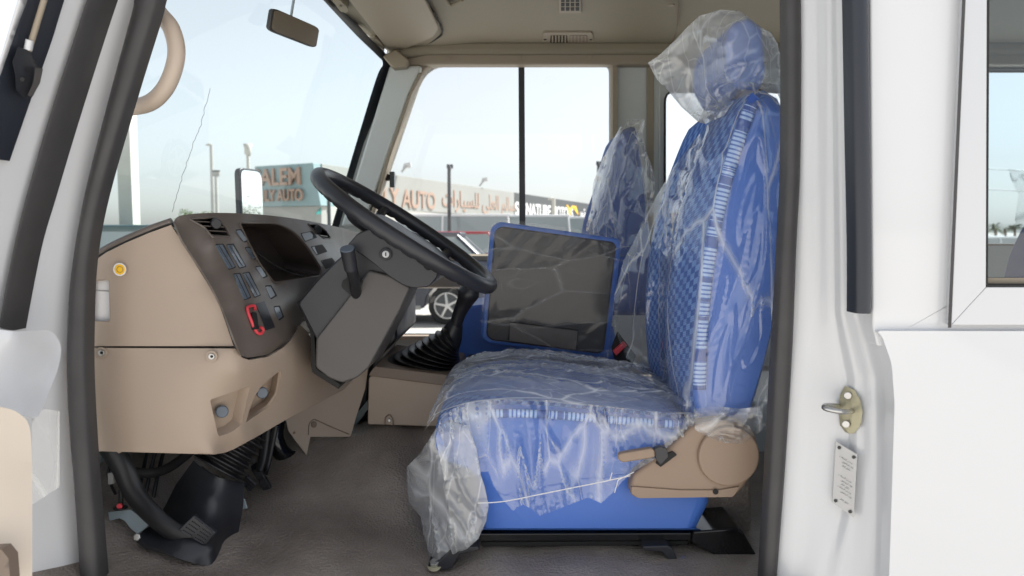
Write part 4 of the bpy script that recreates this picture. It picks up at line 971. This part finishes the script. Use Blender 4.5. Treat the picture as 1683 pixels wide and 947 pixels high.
# ------------------------------------------------------------------ pedals
def pedal(name, label, arm, r, pad, Y, m='soft_black', rows=5, rot=0):
    t = thing(name, P(pad[0][0], pad[0][1], Y), label, 'pedal')
    tube('arm', [P(x, y, Yk) for x, y, Yk in arm], r, 'black', t, 12, 6, flat=.5)
    q = [P(x, y, Y) for x, y in pad]; nn = (q[1] - q[0]).cross(q[3] - q[0]).normalized(); nn = nn if nn.dot(EYE - q[0]) > 0 else -nn
    pd = prism3('pad', q, nn * .012, m, t, .004, 3)
    for i in range(rows):
        s = (i + .5) / rows
        for g in ((.1, .46), (.54, .9)):
            A = q[0].lerp(q[1], s - .3 / rows), q[0].lerp(q[1], s + .3 / rows); B = q[3].lerp(q[2], s - .3 / rows), q[3].lerp(q[2], s + .3 / rows)
            qq = [A[0].lerp(B[0], g[0]), A[1].lerp(B[1], g[0]), A[1].lerp(B[1], g[1]), A[0].lerp(B[0], g[1])]
            prism3('tread_rib', [p + nn * .011 for p in qq], nn * .003, 'soft_black', pd, .001, 1)
    return t
pedal('clutch_pedal', 'black clutch pedal on a long curved arm nearest the door seal', [(172, 720, .02), (200, 765, .01), (222, 812, 0), (255, 850, -.02), (290, 876, -.035), (325, 884, -.04)], [.026, .019], [(322, 843), (296, 868), (342, 894), (359, 872)], -.045, rows=5)
pedal('brake_pedal', 'ribbed black brake pad just behind the column boot', [(438, 700, .30), (432, 750, .28), (425, 775, .26)], [.012, .010], [(408, 778), (398, 792), (412, 807), (425, 795)], .22, rows=4)
pedal('accelerator_pedal', 'long narrow ribbed accelerator pedal hanging rightmost of the pedals', [(452, 700, .38), (440, 760, .36), (434, 780, .34)], [.009, .008], [(424, 757), (413, 765), (440, 812), (450, 803)], .30, rows=7)
# brackets, pipes and wires of the footwell
fw = thing('footwell_bracket', P(200, 850, .05), 'pale grey folded steel bracket with a red bolt below the dashboard', 'bracket')
surf('bracket_plate', [(178, 842), (215, 838), (246, 862), (226, 878), (214, 868), (205, 856), (196, 852), (180, 856)], [(178, 842, .03), (246, 862, -.02), (214, 868, .0)], 'sheet_metal', fw, step=6, thick=.003)
surf('bracket_foot', [(150, 858), (178, 842), (180, 856), (170, 862), (158, 862)], .06, 'sheet_metal', fw, step=6, thick=.003)
tube('bolt_shank', [P(199, 805, .02), P(199, 838, .02)], .005, 'black', fw, 8, 0)
disc('bolt', P(198, 831, .01), (0, -1, 0), .006, .006, 'red', fw, 12, .002); disc('bolt_washer', P(198, 836, .012), (0, 0, 1), .014, .003, 'black', fw, 16, .001)
prism('bracket_tab', [(389, 838), (394, 816), (402, 822), (406, 836)], .12, .125, 'sheet_metal', fw, .001)
hs = tag(tube('heater_hose', [P(205, 772, .18), P(240, 778, .16), (P(275, 770, .2)), P(310, 745, .26), P(330, 725, .3)], .011, 'rubber', None, 12, 6), 'dark grey hose curving below the beige dashboard', 'hose')
hs2 = tag(tube('cable_sleeve', [P(455, 690, .42), P(452, 715, .40), P(460, 740, .40), P(478, 752, .42), P(500, 750, .46)], .022, 'gloss_black', None, 12, 6), 'thick glossy black sleeve behind the beige side bracket', 'cable')
wi = thing('wiring_plug', P(182, 790, .05), 'small pale wiring plug on a black lead near the door seal', 'plug')
prism('plug_body', [(176, 778), (186, 777), (187, 796), (177, 797)], .04, .06, 'lightgrey', wi, .002)
tube('lead', [P(180, 765, .06), P(178, 782, .05), P(184, 800, .06), P(190, 812, .07)], .003, 'black', wi, 8, 5)
for k, (x0, x1) in enumerate(((262, 222), (275, 236), (248, 212))):
    tag(tube('control_cable', [P(x0, 720, .22 + .03 * k), P((x0 + x1) / 2 + 4, 780, .18), P(x1 + 10, 850, .14)], .0045, 'black', None, 8, 5), 'black control cable running down behind the clutch pedal', 'cable', 'control cables behind the clutch pedal')
prism('floor_tag', [(163, 900), (169, 898), (175, 912), (166, 920)], -.02, -.018, 'dullyellow', None, 0)
o = bpy.data.objects['floor_tag']; tag(o, 'small scrap of dull yellow tape on the floor mat beside the door seal', 'tape')

# ------------------------------------------------------------------ gear lever
gl = thing('gear_lever', P(680, 700, .6), 'black gear lever with ribbed rubber boot on a beige console box', 'gear lever')
Yg = .62
cb = prism('console_box', fillet([(606, 616), (752, 632), (756, 640), (742, 702), (604, 698)], [10, 8, 4, 6, 3]), .47, .86, 'tan', gl, .02, 4)
prism('boot_frame', fillet([(608, 612), (616, 602), (748, 618), (754, 632), (745, 636), (606, 618)], 3), .46, .84, 'tan_dark', gl, .008)
f1 = lambda x, y: .47 - .002
tube('box_groove', [P(x, y, .465) for x, y in ((633, 699), (633, 688), (639, 682), (645, 688), (646, 699))], .0012, 'tan_dark', cb, 6, 4)
disc('screw', P(640, 691, .467), (0, -1, 0), .004, .003, 'steel', cb, 12, .001)
rings = []
NR = 120
for i in range(NR):
    t = i / (NR - 1); L = P(616 + 112 * t ** .95, 606 - 62 * t, .50); Rr = P(750 - 2 * t, 624 - 42 * t, .50)
    c = (L + Rr) / 2 + Vector((0, .12 - .02 * t, 0)); ax = (Rr - L); w_ = ax.length / 2; ax.normalize(); w_ = w_ * (1 + .11 * math.cos(t * 9.5 * 2 * math.pi)) * .95; hw = (.135 * (1 - t) + .035 * t) * (1 + .13 * math.cos(t * 9.5 * 2 * math.pi))
    rings.append([c + ax * math.copysign(abs(math.cos(a)) ** .75, math.cos(a)) * w_ + Vector((0, 1, 0)) * math.copysign(abs(math.sin(a)) ** .75, math.sin(a)) * hw for a in [k * 2 * math.pi / 40 for k in range(40)]])
loft('boot', rings, 'black', gl)
tube('boot_collar', [P(734, 568, Yg), P(742, 550, Yg - .01), P(750, 528, Yg - .02)], [.038, .032, .018], 'soft_black', gl, 18, 4)
tube('grip', [P(748, 538, Yg - .02), P(755, 515, Yg - .03), P(764, 496, Yg - .04), P(770, 482, Yg - .05), P(774, 468, Yg - .05)], [.017, .0185, .023, .031, .020], 'soft_black', gl, 18, 5)

# ------------------------------------------------------------------ mirrors and grab handle
gh = tag(tube('grab_handle', [P(240, -10, -.03), P(262, 22, -.06), P(281, 46, -.075), P(290, 82, -.08), P(284, 118, -.08), (P(268, 150, -.075)), P(242, 171, -.06), P(200, 178, -.03), P(170, 178, 0)], .0155, 'beige_handle', None, 18, 8), 'beige curved grab handle on the front pillar', 'handle')
rm = thing('rear_view_mirror', P(487, 45, .72), 'small interior mirror with its brown reflection painted on, hanging in front of the windscreen', 'mirror')
A = P(449, 12, .60); B = P(526, 46, .84); dn = Vector((-.012, 0, -.062)); ml = [A.lerp(B, t) for t in (0, 1)]
def mq(u, v): return A.lerp(B, u) + dn * v
pts = fillet([(0, 0), (1, 0), (1, 1), (0, 1)], .16, 5)
mp = [mq(u, v) for u, v in pts]; mn = (B - A).cross(dn).normalized(); mn = mn if mn.x > 0 else -mn
prism3('housing', mp, -mn * .014, 'rubber', rm, .004, 3)
mg = prism3('glass', [mq(.5 + (u - .5) * .95, .5 + (v - .5) * .9) + mn * .0005 for u, v in pts], mn * .0015, 'mirror_reflection', rm, 0)
tube('stem', [mq(.42, .1) - mn * .01, P(486, -20, .72)], .004, 'sheet_metal', rm, 10, 0)
ms = thing('side_mirror', P(413, 350, 2.1), 'outside mirror in a thin dark frame standing beyond the dashboard', 'mirror')
cM = P(414, 322, 2.15); toC = (EYE - cM).normalized(); back = Vector((1, .62, .075)).normalized(); mn = (toC + back).normalized()
hx = Vector((0, 0, 1)).cross(mn).normalized(); uy = mn.cross(hx).normalized()
e = (2.15 + 1.5) / F; wM = .085; hM = 44 * e
o2 = fillet([(-wM, hM), (wM, hM), (wM, -hM), (-wM, -hM)], [.035, .05, .03, .03], 6)
prism3('housing', [cM + hx * x + uy * y for x, y in o2], -mn * .03, 'rubber_blue', ms, .006, 3)
prism3('glass', [cM + hx * x * .88 + uy * y * .92 + mn * .001 for x, y in o2], mn * .002, 'mirror', ms, 0)
tube('stem', [cM - mn * .03 - uy * hM * .5, cM - mn * .03 - uy * (hM + .15), V(-.95, 1.7, -.25)], .008, 'matt_black', ms, 8, 3)

# ------------------------------------------------------------------ seats
def lerp_prof(a, n):
    s = spline([(p[0], p[1], 0) for p in a], 6); L = [0]
    for i in range(1, len(s)): L.append(L[-1] + (s[i] - s[i - 1]).length)
    out = []
    for i in range(n):
        t = L[-1] * i / (n - 1); k = max(j for j in range(len(L)) if L[j] <= t + 1e-9); k = min(k, len(L) - 2)
        f = (t - L[k]) / max(1e-9, L[k + 1] - L[k]); out.append(s[k].lerp(s[k + 1], f))
    return out
def padded(name, soft, hard, Y0, Y1, puff, m, parent, nS=26, nT=26, rr=.03, dish=0):
    """an upholstered block: soft = traced padded edge (px at Y0), hard = the other edge, puff bulges the soft side"""
    s = [P(p.x, p.y, Y0) for p in lerp_prof(soft, nS)]; h = [P(p.x, p.y, Y0) for p in lerp_prof(hard, nS)]
    vs = []; W = Y1 - Y0; loop = s + h; n = len(loop); cen = sum(loop, Vector()) / n; ts = [0, .02, .06, .12] + [.12 + .76 * i / nT for i in range(1, nT)] + [.88, .94, .98, 1]
    for t in ts:
        y = Y0 + W * t; edge = min(t, 1 - t) * W; k = 1 - (rr / .25) * max(0, 1 - edge / rr) ** 2
        bl = math.sin(math.pi * t) ** .6
        bo = math.sin(2 * math.pi * t) ** 2
        for i, p in enumerate(loop):
            q = cen + (p - cen) * k; q.y = y
            if i < nS:
                u = i / (nS - 1); f = math.sin(math.pi * min(1, max(0, u * 1.0))) ** .5
                q += Vector(puff) * (bl * f * (1 - dish) + dish * bo * f)
            vs.append(q)
    fs = []; mi = []
    for a in range(len(ts) - 1):
        for i in range(n):
            j = (i + 1) % n; fs.append((a * n + i, a * n + j, (a + 1) * n + j, (a + 1) * n + i)); mi.append(1 if i < nS - 1 and .03 < (ts[a] + ts[a + 1]) / 2 < .97 else 0)
    fs += [tuple(range(n)), tuple(range(len(vs) - 1, len(vs) - n - 1, -1))]; mi += [0, 0]
    me = bpy.data.meshes.new(name); me.from_pydata([tuple(v) for v in vs], [], fs); me.update()
    o = reg(name, me, m, parent)
    for p, q in zip(me.polygons, mi): p.material_index = q
    bm = bmesh.new(); bm.from_mesh(me); bmesh.ops.recalc_face_normals(bm, faces=bm.faces); bm.to_mesh(me); bm.free()
    esplit(o, 50); return o, s
def piping(path, wdir, m, parent, name='piping', pitch=.0085, bulge=.004, w=.022, out=Vector((0, -.003, 0))):
    pts = spline(path, 4); vs = []; fs = []; uv = []; L = 0; k = 6
    for i, p in enumerate(pts):
        if i: L += (p - pts[i - 1]).length
        t = (pts[min(i + 1, len(pts) - 1)] - pts[max(0, i - 1)]).normalized(); wv = wdir(t)
        nrm = t.cross(wv).normalized(); nrm = nrm if nrm.dot(EYE - p) > 0 else -nrm
        for j in range(k + 1):
            s = j / k; vs.append(p + wv * w * (s - .5) + nrm * bulge * math.sin(math.pi * s) + out); uv.append((L / pitch, s))
    for i in range(len(pts) - 1):
        for j in range(k): q = i * (k + 1) + j; fs.append((q, q + 1, q + k + 2, q + k + 1))
    me = bpy.data.meshes.new(name); me.from_pydata([tuple(v) for v in vs], [], fs); me.update(); o = reg(name, me, m, parent)
    ul = me.uv_layers.new(name='UVMap')
    for lp_ in me.loops: ul.data[lp_.index].uv = uv[lp_.vertex_index]
    sd_ = o.modifiers.new('thick', 'SOLIDIFY'); sd_.thickness = .002; return o
ds = thing('driver_seat', V(.2, .25, FL), 'blue driver seat in checked cloth and smooth vinyl beside the open door', 'seat')
bsoft = [(1262, 144), (1240, 150), (1222, 170), (1198, 240), (1172, 330), (1152, 430), (1142, 520), (1138, 600), (1138, 660), (1145, 706)]
bhard = [(1230, 706), (1252, 640), (1276, 540), (1294, 420), (1302, 300), (1300, 200), (1286, 158)]
dbk, _ = padded('backrest', bsoft, bhard, 0, .50, (-.035, 0, 0), ('bluevinyl', 'fabric'), ds, dish=.8)
csoft = [(1140, 700), (1100, 690), (1000, 682), (900, 673), (820, 671), (765, 678), (725, 696), (712, 722), (716, 748)]
chard = [(735, 762), (770, 775), (786, 800), (789, 868), (792, 875), (800, 876), (1135, 876), (1145, 875), (1150, 868), (1171, 824), (1168, 812), (1150, 740)]
dcu, _ = padded('cushion', csoft, chard, 0, .50, (0, 0, .040), ('bluevinyl', 'fabric'), ds, nS=40, rr=.018, dish=.25)
Vv = lambda t: Vector((t.z, 0, -t.x)).normalized()
piping([P(x + 7, y, -.002) for x, y in ((1236, 160), (1226, 176), (1203, 240), (1177, 330), (1157, 430), (1147, 520), (1143, 600), (1142, 640))], Vv, 'stripes', ds, w=.026)
piping([P(x, y + 7, -.002) for x, y in ((1132, 692), (1060, 687), (1000, 682), (900, 674), (820, 672), (768, 679), (733, 696))], Vv, 'stripes', ds, w=.017)
hr = prism('headrest', fillet([(1194, 70), (1204, 38), (1230, 28), (1254, 46), (1260, 120), (1250, 148), (1214, 146), (1196, 114)], 8), .12, .42, 'bluevinyl', ds, .03, 5)
for Y in (.18, .32): tube('headrest_post', [P(1240, 140, .18) + Vector((0, Y - .18, 0)), P(1244, 168, .18) + Vector((0, Y - .18, 0))], .007, 'steel', ds, 10, 0)
# recliner cover with disc, foot moulding and lever
rcx = fillet([(1036, 800), (1042, 780), (1078, 753), (1108, 730), (1138, 702), (1160, 694), (1200, 690), (1240, 706), (1249, 741), (1244, 770), (1222, 803), (1206, 819), (1048, 821), (1037, 814)], [4, 6, 6, 6, 6, 12, 20, 20, 12, 12, 8, 8, 6, 4])
rc_ = prism('recliner_cover', rcx, -.035, .02, 'tan_mid', ds, .014, 5)
disc('recliner_disc', P(1196, 748, -.034), (0, -1, 0), .0605, .012, 'tan_mid', rc_, 48, .005)
prism('cover_lip', fillet([(1038, 800), (1120, 806), (1180, 806), (1216, 800), (1205, 817), (1050, 819), (1038, 812)], 3), -.039, -.03, 'tan_mid', rc_, .004)
disc('cover_screw', P(1176, 808, -.039), (0, -1, 0), .0055, .002, 'matt_black', rc_, 16, 0)
surf('cover_hollow', fillet([(1085, 772), (1118, 752), (1140, 742), (1146, 757), (1140, 778), (1120, 783), (1078, 782)], 6), -.0362, 'tan_dark', rc_, step=8, thick=0)
bpy.data.objects.remove(bpy.data.objects['cover_hollow'])
lvr = prism('lever', fillet([(1016, 748), (1022, 745), (1070, 737), (1076, 740), (1077, 751), (1068, 754), (1024, 761), (1016, 756)], 3), -.062, -.045, 'tan_mid', rc_, .004, 4)
prism('lever_slot', [(1078, 762), (1084, 752), (1106, 742), (1113, 748), (1086, 768)], -.040, -.03, 'matt_black', rc_, .001)
prism('lever_bracket', fillet([(1075, 738), (1086, 734), (1096, 738), (1099, 751), (1086, 765), (1078, 755)], 2), -.056, -.04, 'soft_black', rc_, .002)
prism('seat_rail', [(783, 877), (1137, 876), (1137, 889), (783, 891)], .01, .49, 'gloss_black', ds, .003)
prism('slide_rail', [(790, 891), (1132, 889), (1130, 896), (792, 899)], .03, .07, 'matt_black', ds, .002)
prism('rear_plate', [(1140, 874), (1214, 868), (1222, 876), (1251, 925), (1196, 926), (1137, 892)], .0, .42, 'gloss_black', ds, .004)
def foot(pts, Y, bx, by):
    f_ = prism('rail_foot', pts, Y, Y + .045, 'soft_black', ds, .003)
    disc('bolt', P(bx, by, Y + .005), (0, -.5, 1), .0095, .009, 'steel', f_, 6, .001); disc('washer', P(bx, by + 3, Y + .004), (0, -.5, 1), .014, .003, 'zinc', f_, 20, .001)
foot([(702, 934), (705, 924), (722, 922), (742, 902), (786, 898), (788, 905), (756, 912), (742, 935), (728, 938)], -.03, 714, 928)
foot([(1056, 898), (1098, 897), (1106, 902), (1118, 930), (1104, 928), (1088, 908), (1058, 905)], -.02, 1123, 924)
# black cover box behind the seat
prism('wheel_arch', [(1238, 660), (1380, 660), (1380, 935), (1238, 935)], .50, .95, 'paint_grey', bus, .01)
prism('arch_step', [(1232, 782), (1380, 782), (1380, 935), (1232, 935)], .42, .50, 'sheet_metal', bus, .008)
bb = prism('seat_box', [(1150, 830), (1170, 790), (1236, 700), (1236, 880), (1165, 884)], .12, .48, 'mat_floor', bus, .01)

# folded centre seat
fs_ = thing('folding_seat', P(905, 590, .8), 'folded centre seat with charcoal back panel and blue border', 'seat')
pan = fillet([(818, 364), (1016, 392), (1022, 400), (1000, 584), (985, 588), (800, 565), (790, 555), (806, 375)], [8, 12, 6, 10, 8, 8, 8, 8])
prism('cushion_border', pan, .72, .81, 'bluevinyl', fs_, .016, 5)
inn = fillet([(824, 372), (1008, 398), (1013, 405), (993, 577), (984, 582), (808, 560), (799, 551), (813, 379)], 8)
bp_ = prism('back_panel', inn, .708, .73, 'panel_dark', fs_, .006, 4)
prism('pocket', [(838, 529), (950, 543), (946, 575), (836, 560)], .704, .709, 'taupe', bp_, .001)
tube('pocket_edge', [P(836, 560, .703), P(838, 529, .703), P(950, 543, .703), P(948, 572, .703)], .0022, 'matt_black', bp_, 6, 0)
prism('lower_cushion', fillet([(752, 505), (800, 500), (1000, 560), (1000, 625), (770, 605), (748, 580)], 8), .85, 1.12, 'bluevinyl', fs_, .03, 4)
prism('seat_frame', [(765, 590), (1000, 600), (1000, 700), (775, 690)], .76, 1.1, 'soft_black', fs_, .01)
# buckle
bu = thing('belt_buckle', P(1018, 580, .52), 'black belt buckle with a red press button between cushion and backrest', 'buckle')
prism('buckle_body', [(1006, 572), (1016, 546), (1046, 585), (1040, 600), (1012, 596)], .54, .56, 'matt_black', bu, .004)
prism('release_button', [(1008, 578), (1026, 562), (1031, 568), (1013, 585)], .52, .54, 'red', bu, .002)
# passenger seat
ps = thing('passenger_seat', V(.3, 1.35, FL), 'blue passenger seat with a narrow pointed back by the far window', 'seat')
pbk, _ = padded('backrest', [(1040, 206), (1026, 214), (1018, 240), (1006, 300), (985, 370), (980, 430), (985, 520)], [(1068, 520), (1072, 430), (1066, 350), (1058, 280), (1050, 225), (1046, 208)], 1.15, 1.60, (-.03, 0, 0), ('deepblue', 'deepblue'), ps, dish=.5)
padded('cushion', [(1010, 540), (940, 528), (850, 524), (780, 526), (752, 540), (748, 560)], [(755, 580), (790, 596), (1010, 596), (1014, 560)], 1.15, 1.60, (0, 0, .03), ('bluevinyl', 'fabric'), ps)
box('seat_base', (-.12, 1.2, -.68), (.35, 1.55, -.50), 'soft_black', ps, .01)
# rear seat seen through the side window
rs = thing('rear_passenger_seat', V(1.3, .4, FL), 'grey blue passenger seat back wrapped in film behind the rear side window', 'seat')
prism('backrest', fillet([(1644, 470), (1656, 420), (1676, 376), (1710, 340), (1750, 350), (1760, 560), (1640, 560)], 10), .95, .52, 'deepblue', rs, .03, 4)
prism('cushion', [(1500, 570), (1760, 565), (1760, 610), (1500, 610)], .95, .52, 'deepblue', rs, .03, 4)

# ------------------------------------------------------------------ polythene covers
def ridged(v, o=0): return 1 - abs(2 * noise.noise(v + Vector((o, o * 1.7, -o)))) 
def folds(x, y, ang, fx, fy, amp, seed=0):
    c, s = math.cos(ang), math.sin(ang); u = (x * c + y * s) / 100; v = (-x * s + y * c) / 100
    wv = noise.noise(Vector((u * .8, v * .8, seed + 9)))
    mk = noise.noise(Vector((u * 1.1, v * 1.1, seed + 20))) + .15; mk = max(.12, min(1, mk * 2.6))
    q = Vector(((u + wv * .12) * fx * .8, v * fy * .5, seed))
    return -amp * mk * (ridged(q) ** 7 + .4 * ridged(q * 2.1, 3) ** 8) - amp * .35 * noise.noise(q * .8)
def sheet(name, outline, base, m, parent, ang=0, fx=6, fy=1.2, amp=.012, seed=0, step=5, bulge=0, back=None, jag=0):
    f0 = base if callable(base) else (tps(base) if isinstance(base, list) else (lambda x, y: base))
    B = np.array(outline, float); seg = np.roll(B, -1, 0) - B; ll = (seg ** 2).sum(1)
    def edist(x, y):
        q = np.array([x, y]); t = np.clip(((q - B) * seg).sum(1) / ll, 0, 1); return float(np.sqrt(((B + seg * t[:, None] - q) ** 2).sum(1)).min())
    D = 40.0
    def f(x, y):
        b = f0(x, y) + folds(x, y, ang, fx, fy, amp, seed)
        if bulge: b -= bulge * math.sqrt(min(1, edist(x, y) / D))
        return b
    o = surf(name, outline, f, m, parent, step=step, thick=0)
    if back:
        def g(x, y): return f0(x, y) + folds(x, y, ang, fx, fy, amp, seed + 5) + (back) * math.sqrt(min(1, edist(x, y) / D))
        surf(name, outline, g, m, parent, step=step * 1.6, thick=0)
    return o
from mathutils.bvhtree import BVHTree
def hug(outline, objs, off, extra, step=16):
    trees = []
    for o in objs:
        me = o.data; M = wm(o); trees.append(BVHTree.FromPolygons([M @ v.co for v in me.vertices], [tuple(p.vertices) for p in me.polygons]))
    def hit(x, y):
        d = ray(x, y).normalized(); best = None
        for t in trees:
            h = t.ray_cast(EYE, d)[0]
            if h is not None and (best is None or h.y < best): best = h.y
        return best
    ctrl = list(extra); xs = [p[0] for p in outline]; ys = [p[1] for p in outline]; y = min(ys)
    while y < max(ys):
        x = min(xs)
        while x < max(xs):
            if inside((x, y), outline):
                h = hit(x, y)
                if h is not None: ctrl.append((x, y, h - off))
            x += step
        y += step
    g = tps(ctrl)
    def f(x, y):
        v = g(x, y); h = hit(x, y)
        return v if h is None else min(v, h - off * .6)
    return f
# over the headrest
hc = thing('plastic_bag', P(1180, 120, .2), 'milky plastic bag puffed around the driver headrest', 'plastic bag')
ho = [(1065, 103), (1082, 92), (1110, 66), (1130, 44), (1150, 26), (1185, 16), (1215, 18), (1232, 30), (1252, 46), (1268, 54), (1278, 72), (1286, 104), (1288, 140), (1284, 168), (1278, 155), (1262, 152), (1240, 142), (1228, 143), (1206, 168), (1190, 190), (1160, 204), (1148, 201), (1120, 176), (1092, 142), (1080, 132)]
sheet('film_bag', ho, hug(ho, [hr, dbk], .02, [(1065, 103, .40), (1110, 66, .36), (1100, 140, .36), (1150, 26, .26), (1160, 204, .28), (1215, 18, .15), (1268, 54, .12), (1288, 110, .14), (1284, 168, .12)]), 'film_hood', hc, R(62), 3.2, 1.4, .026, 2, 4, .02, .16)
# over the backrest
bc = thing('plastic_cover', P(1180, 700, .1), 'crinkled clear plastic cover pulled over the driver seat backrest', 'plastic cover')
bo_ = [(1214, 134), (1245, 136), (1270, 152), (1290, 170), (1296, 260), (1294, 400), (1290, 520), (1272, 610), (1262, 660), (1252, 690), (1232, 712), (1214, 728), (1190, 728), (1165, 718), (1146, 700), (1135, 690), (1120, 660), (1090, 640), (1052, 606), (1030, 590), (1012, 545), (1006, 500), (1014, 470), (1024, 430), (1050, 380), (1078, 324), (1110, 270), (1140, 232), (1162, 206), (1190, 186), (1208, 165)]
sheet('film_sheet', bo_, hug(bo_, [dbk], .012, [(1296, 260, .0), (1290, 520, .0), (1262, 660, .0), (1232, 712, -.04), (1190, 728, -.055), (1160, 716, -.055), (1200, 690, -.055), (1225, 690, -.05), (1120, 665, -.0), (1090, 640, .10), (1052, 606, .30), (1012, 545, .46), (1006, 500, .46), (1024, 430, .46), (1078, 324, .44), (1140, 232, .40)]), 'film', bc, R(12), 3.4, .8, .020, 5, 4, .008)
sheet('film_gather', [(1140, 672), (1180, 668), (1215, 672), (1250, 668), (1262, 640), (1275, 650), (1262, 700), (1240, 716), (1222, 730), (1195, 729), (1165, 720), (1142, 706)], -.058, 'film_skirt', bc, R(100), 7, 2.5, .014, 8, 3.5, .012)
# cushion: crumpled top
cc_ = thing('plastic_cover', P(900, 760, .1), 'crinkled clear plastic sheet draped over the driver seat cushion and hanging at its front', 'plastic cover')
nS = 150; nT = 90; spt = [P(p.x, p.y, 0) for p in lerp_prof([(1150, 690), (1100, 684), (1000, 676), (900, 667), (820, 664), (765, 670), (722, 688), (700, 712)], nS)]
vs = []; fs = []
for j in range(nT):
    t = j / (nT - 1); bl = math.sin(math.pi * t) ** .6
    for i, p in enumerate(spt):
        u = i / (nS - 1); q = p.copy(); q.y = -.012 + .525 * t; q.z += .010 + .040 * (bl * .75 + .25 * math.sin(2 * math.pi * t) ** 2) * math.sin(math.pi * max(0.0, min(1, u))) ** .5
        a = Vector((u * 3 + t * 2.2, t * 13 - u * 4, 2.2)); b = Vector((u * 9, t * 26 - u * 9, 5))
        q.z += .009 * ridged(a) ** 4 * min(1, 8 * t) + .004 * ridged(b) ** 4 * min(1, 8 * t); vs.append(q)
for j in range(nT - 1):
    for i in range(nS - 1): k = j * nS + i; fs.append((k, k + 1, k + nS + 1, k + nS))
mesh('film_top', vs, fs, 'film_seat', cc_, True)
sko = [(1146, 682), (1060, 675), (1000, 668), (900, 658), (820, 656), (765, 662), (725, 682), (716, 720), (730, 790), (784, 782), (790, 776), (803, 775), (812, 800), (827, 822), (843, 840), (859, 829), (873, 836), (887, 848), (915, 838), (950, 824), (968, 818), (988, 827), (1005, 812), (1022, 792), (1040, 776), (1075, 756), (1110, 735), (1134, 712)]
sheet('film_skirt', sko, [(1146, 690, -.015), (900, 670, -.01), (725, 690, -.01), (900, 760, -.022), (1000, 760, -.022), (1100, 720, -.02), (887, 848, -.02), (843, 840, -.02), (800, 775, -.03), (730, 790, -.03), (1030, 780, -.035)], 'film_skirt', cc_, R(-8), 4.2, .7, .022, 11, 4)
fro = [(735, 690), (720, 700), (704, 724), (690, 746), (668, 768), (669, 800), (672, 826), (692, 850), (696, 880), (704, 905), (714, 930), (722, 920), (745, 912), (768, 902), (786, 886), (799, 858), (803, 832), (797, 800), (790, 780), (784, 740), (770, 700)]
sheet('film_front', fro, [(735, 690, -.01), (668, 768, .12), (672, 826, .10), (714, 930, -.02), (803, 832, -.03), (786, 886, -.03), (784, 740, -.03), (730, 800, .0)], 'film_hood', cc_, R(-15), 3.5, 1.2, .022, 21, 4, .02, .10)
el = tag(tube('elastic_cord', [P(785, 827, -.045), P(830, 824, -.045), P(900, 810, -.045), P(985, 793, -.05), P(1036, 782, -.05)], .0011, 'white_plastic', None, 6, 4), 'thin white cord knotted across the blue seat side below the plastic', 'cord')
for a, b in (((1028, 790), (1002, 812)), ((1018, 778), (994, 792)), ((1028, 790), (1034, 778))):
    tube('cord_end', [P(a[0] - 12, a[1] - 1, -.05), P(b[0] + 8, b[1] - 2, -.052)], .0009, 'white_plastic', el, 6, 0)
# folded seat and passenger seat covers
fcv = thing('plastic_cover', P(905, 590, .7), 'glossy clear plastic stretched over the folded centre seat', 'plastic cover')
sheet('film_sheet', [(812, 366), (830, 360), (930, 374), (1020, 386), (1030, 396), (1018, 500), (1006, 585), (985, 592), (900, 582), (800, 568), (786, 558), (795, 470), (804, 378)], .701, 'film_fold', fcv, R(40), 2.5, .9, .004, 31, 5)
pcv = thing('plastic_bag', P(1030, 380, 1.1), 'clear plastic bag peaked over the passenger seat back', 'plastic bag')
pco = [(1042, 196), (1060, 197), (1056, 222), (1062, 250), (1072, 275), (1078, 300), (1072, 340), (1056, 385), (1040, 425), (1010, 420), (962, 378), (972, 340), (975, 300), (990, 262), (1006, 232), (1020, 208), (1026, 212), (1030, 198)]
sheet('film_bag', pco, hug(pco, [pbk], .03, [(1042, 200, 1.2), (1078, 300, 1.12), (965, 378, 1.5), (975, 300, 1.5), (1040, 425, 1.1)], 10), 'film_far', pcv, R(12), 5, 1, .025, 41, 4, .02, .1)
pcc = thing('plastic_cover', P(770, 590, 1.1), 'crumpled clear plastic on the passenger seat cushion below the gear grip', 'plastic cover')
sheet('film_sheet', [(745, 520), (760, 500), (790, 495), (800, 520), (800, 575), (782, 594), (760, 592), (748, 575)], 1.10, 'film_far', pcc, R(30), 6, 3, .03, 51, 4, .02)
rcv = thing('plastic_bag', P(1670, 300, .5), 'creased clear plastic on the seat behind the rear side window', 'plastic bag')
sheet('film_bag', [(1658, 277), (1680, 282), (1760, 290), (1790, 340), (1790, 470), (1660, 470), (1648, 462), (1662, 430), (1672, 390), (1668, 360), (1674, 320), (1660, 292)], .96, 'film_far', rcv, R(10), 5, 1.4, .03, 61, 5, .02)
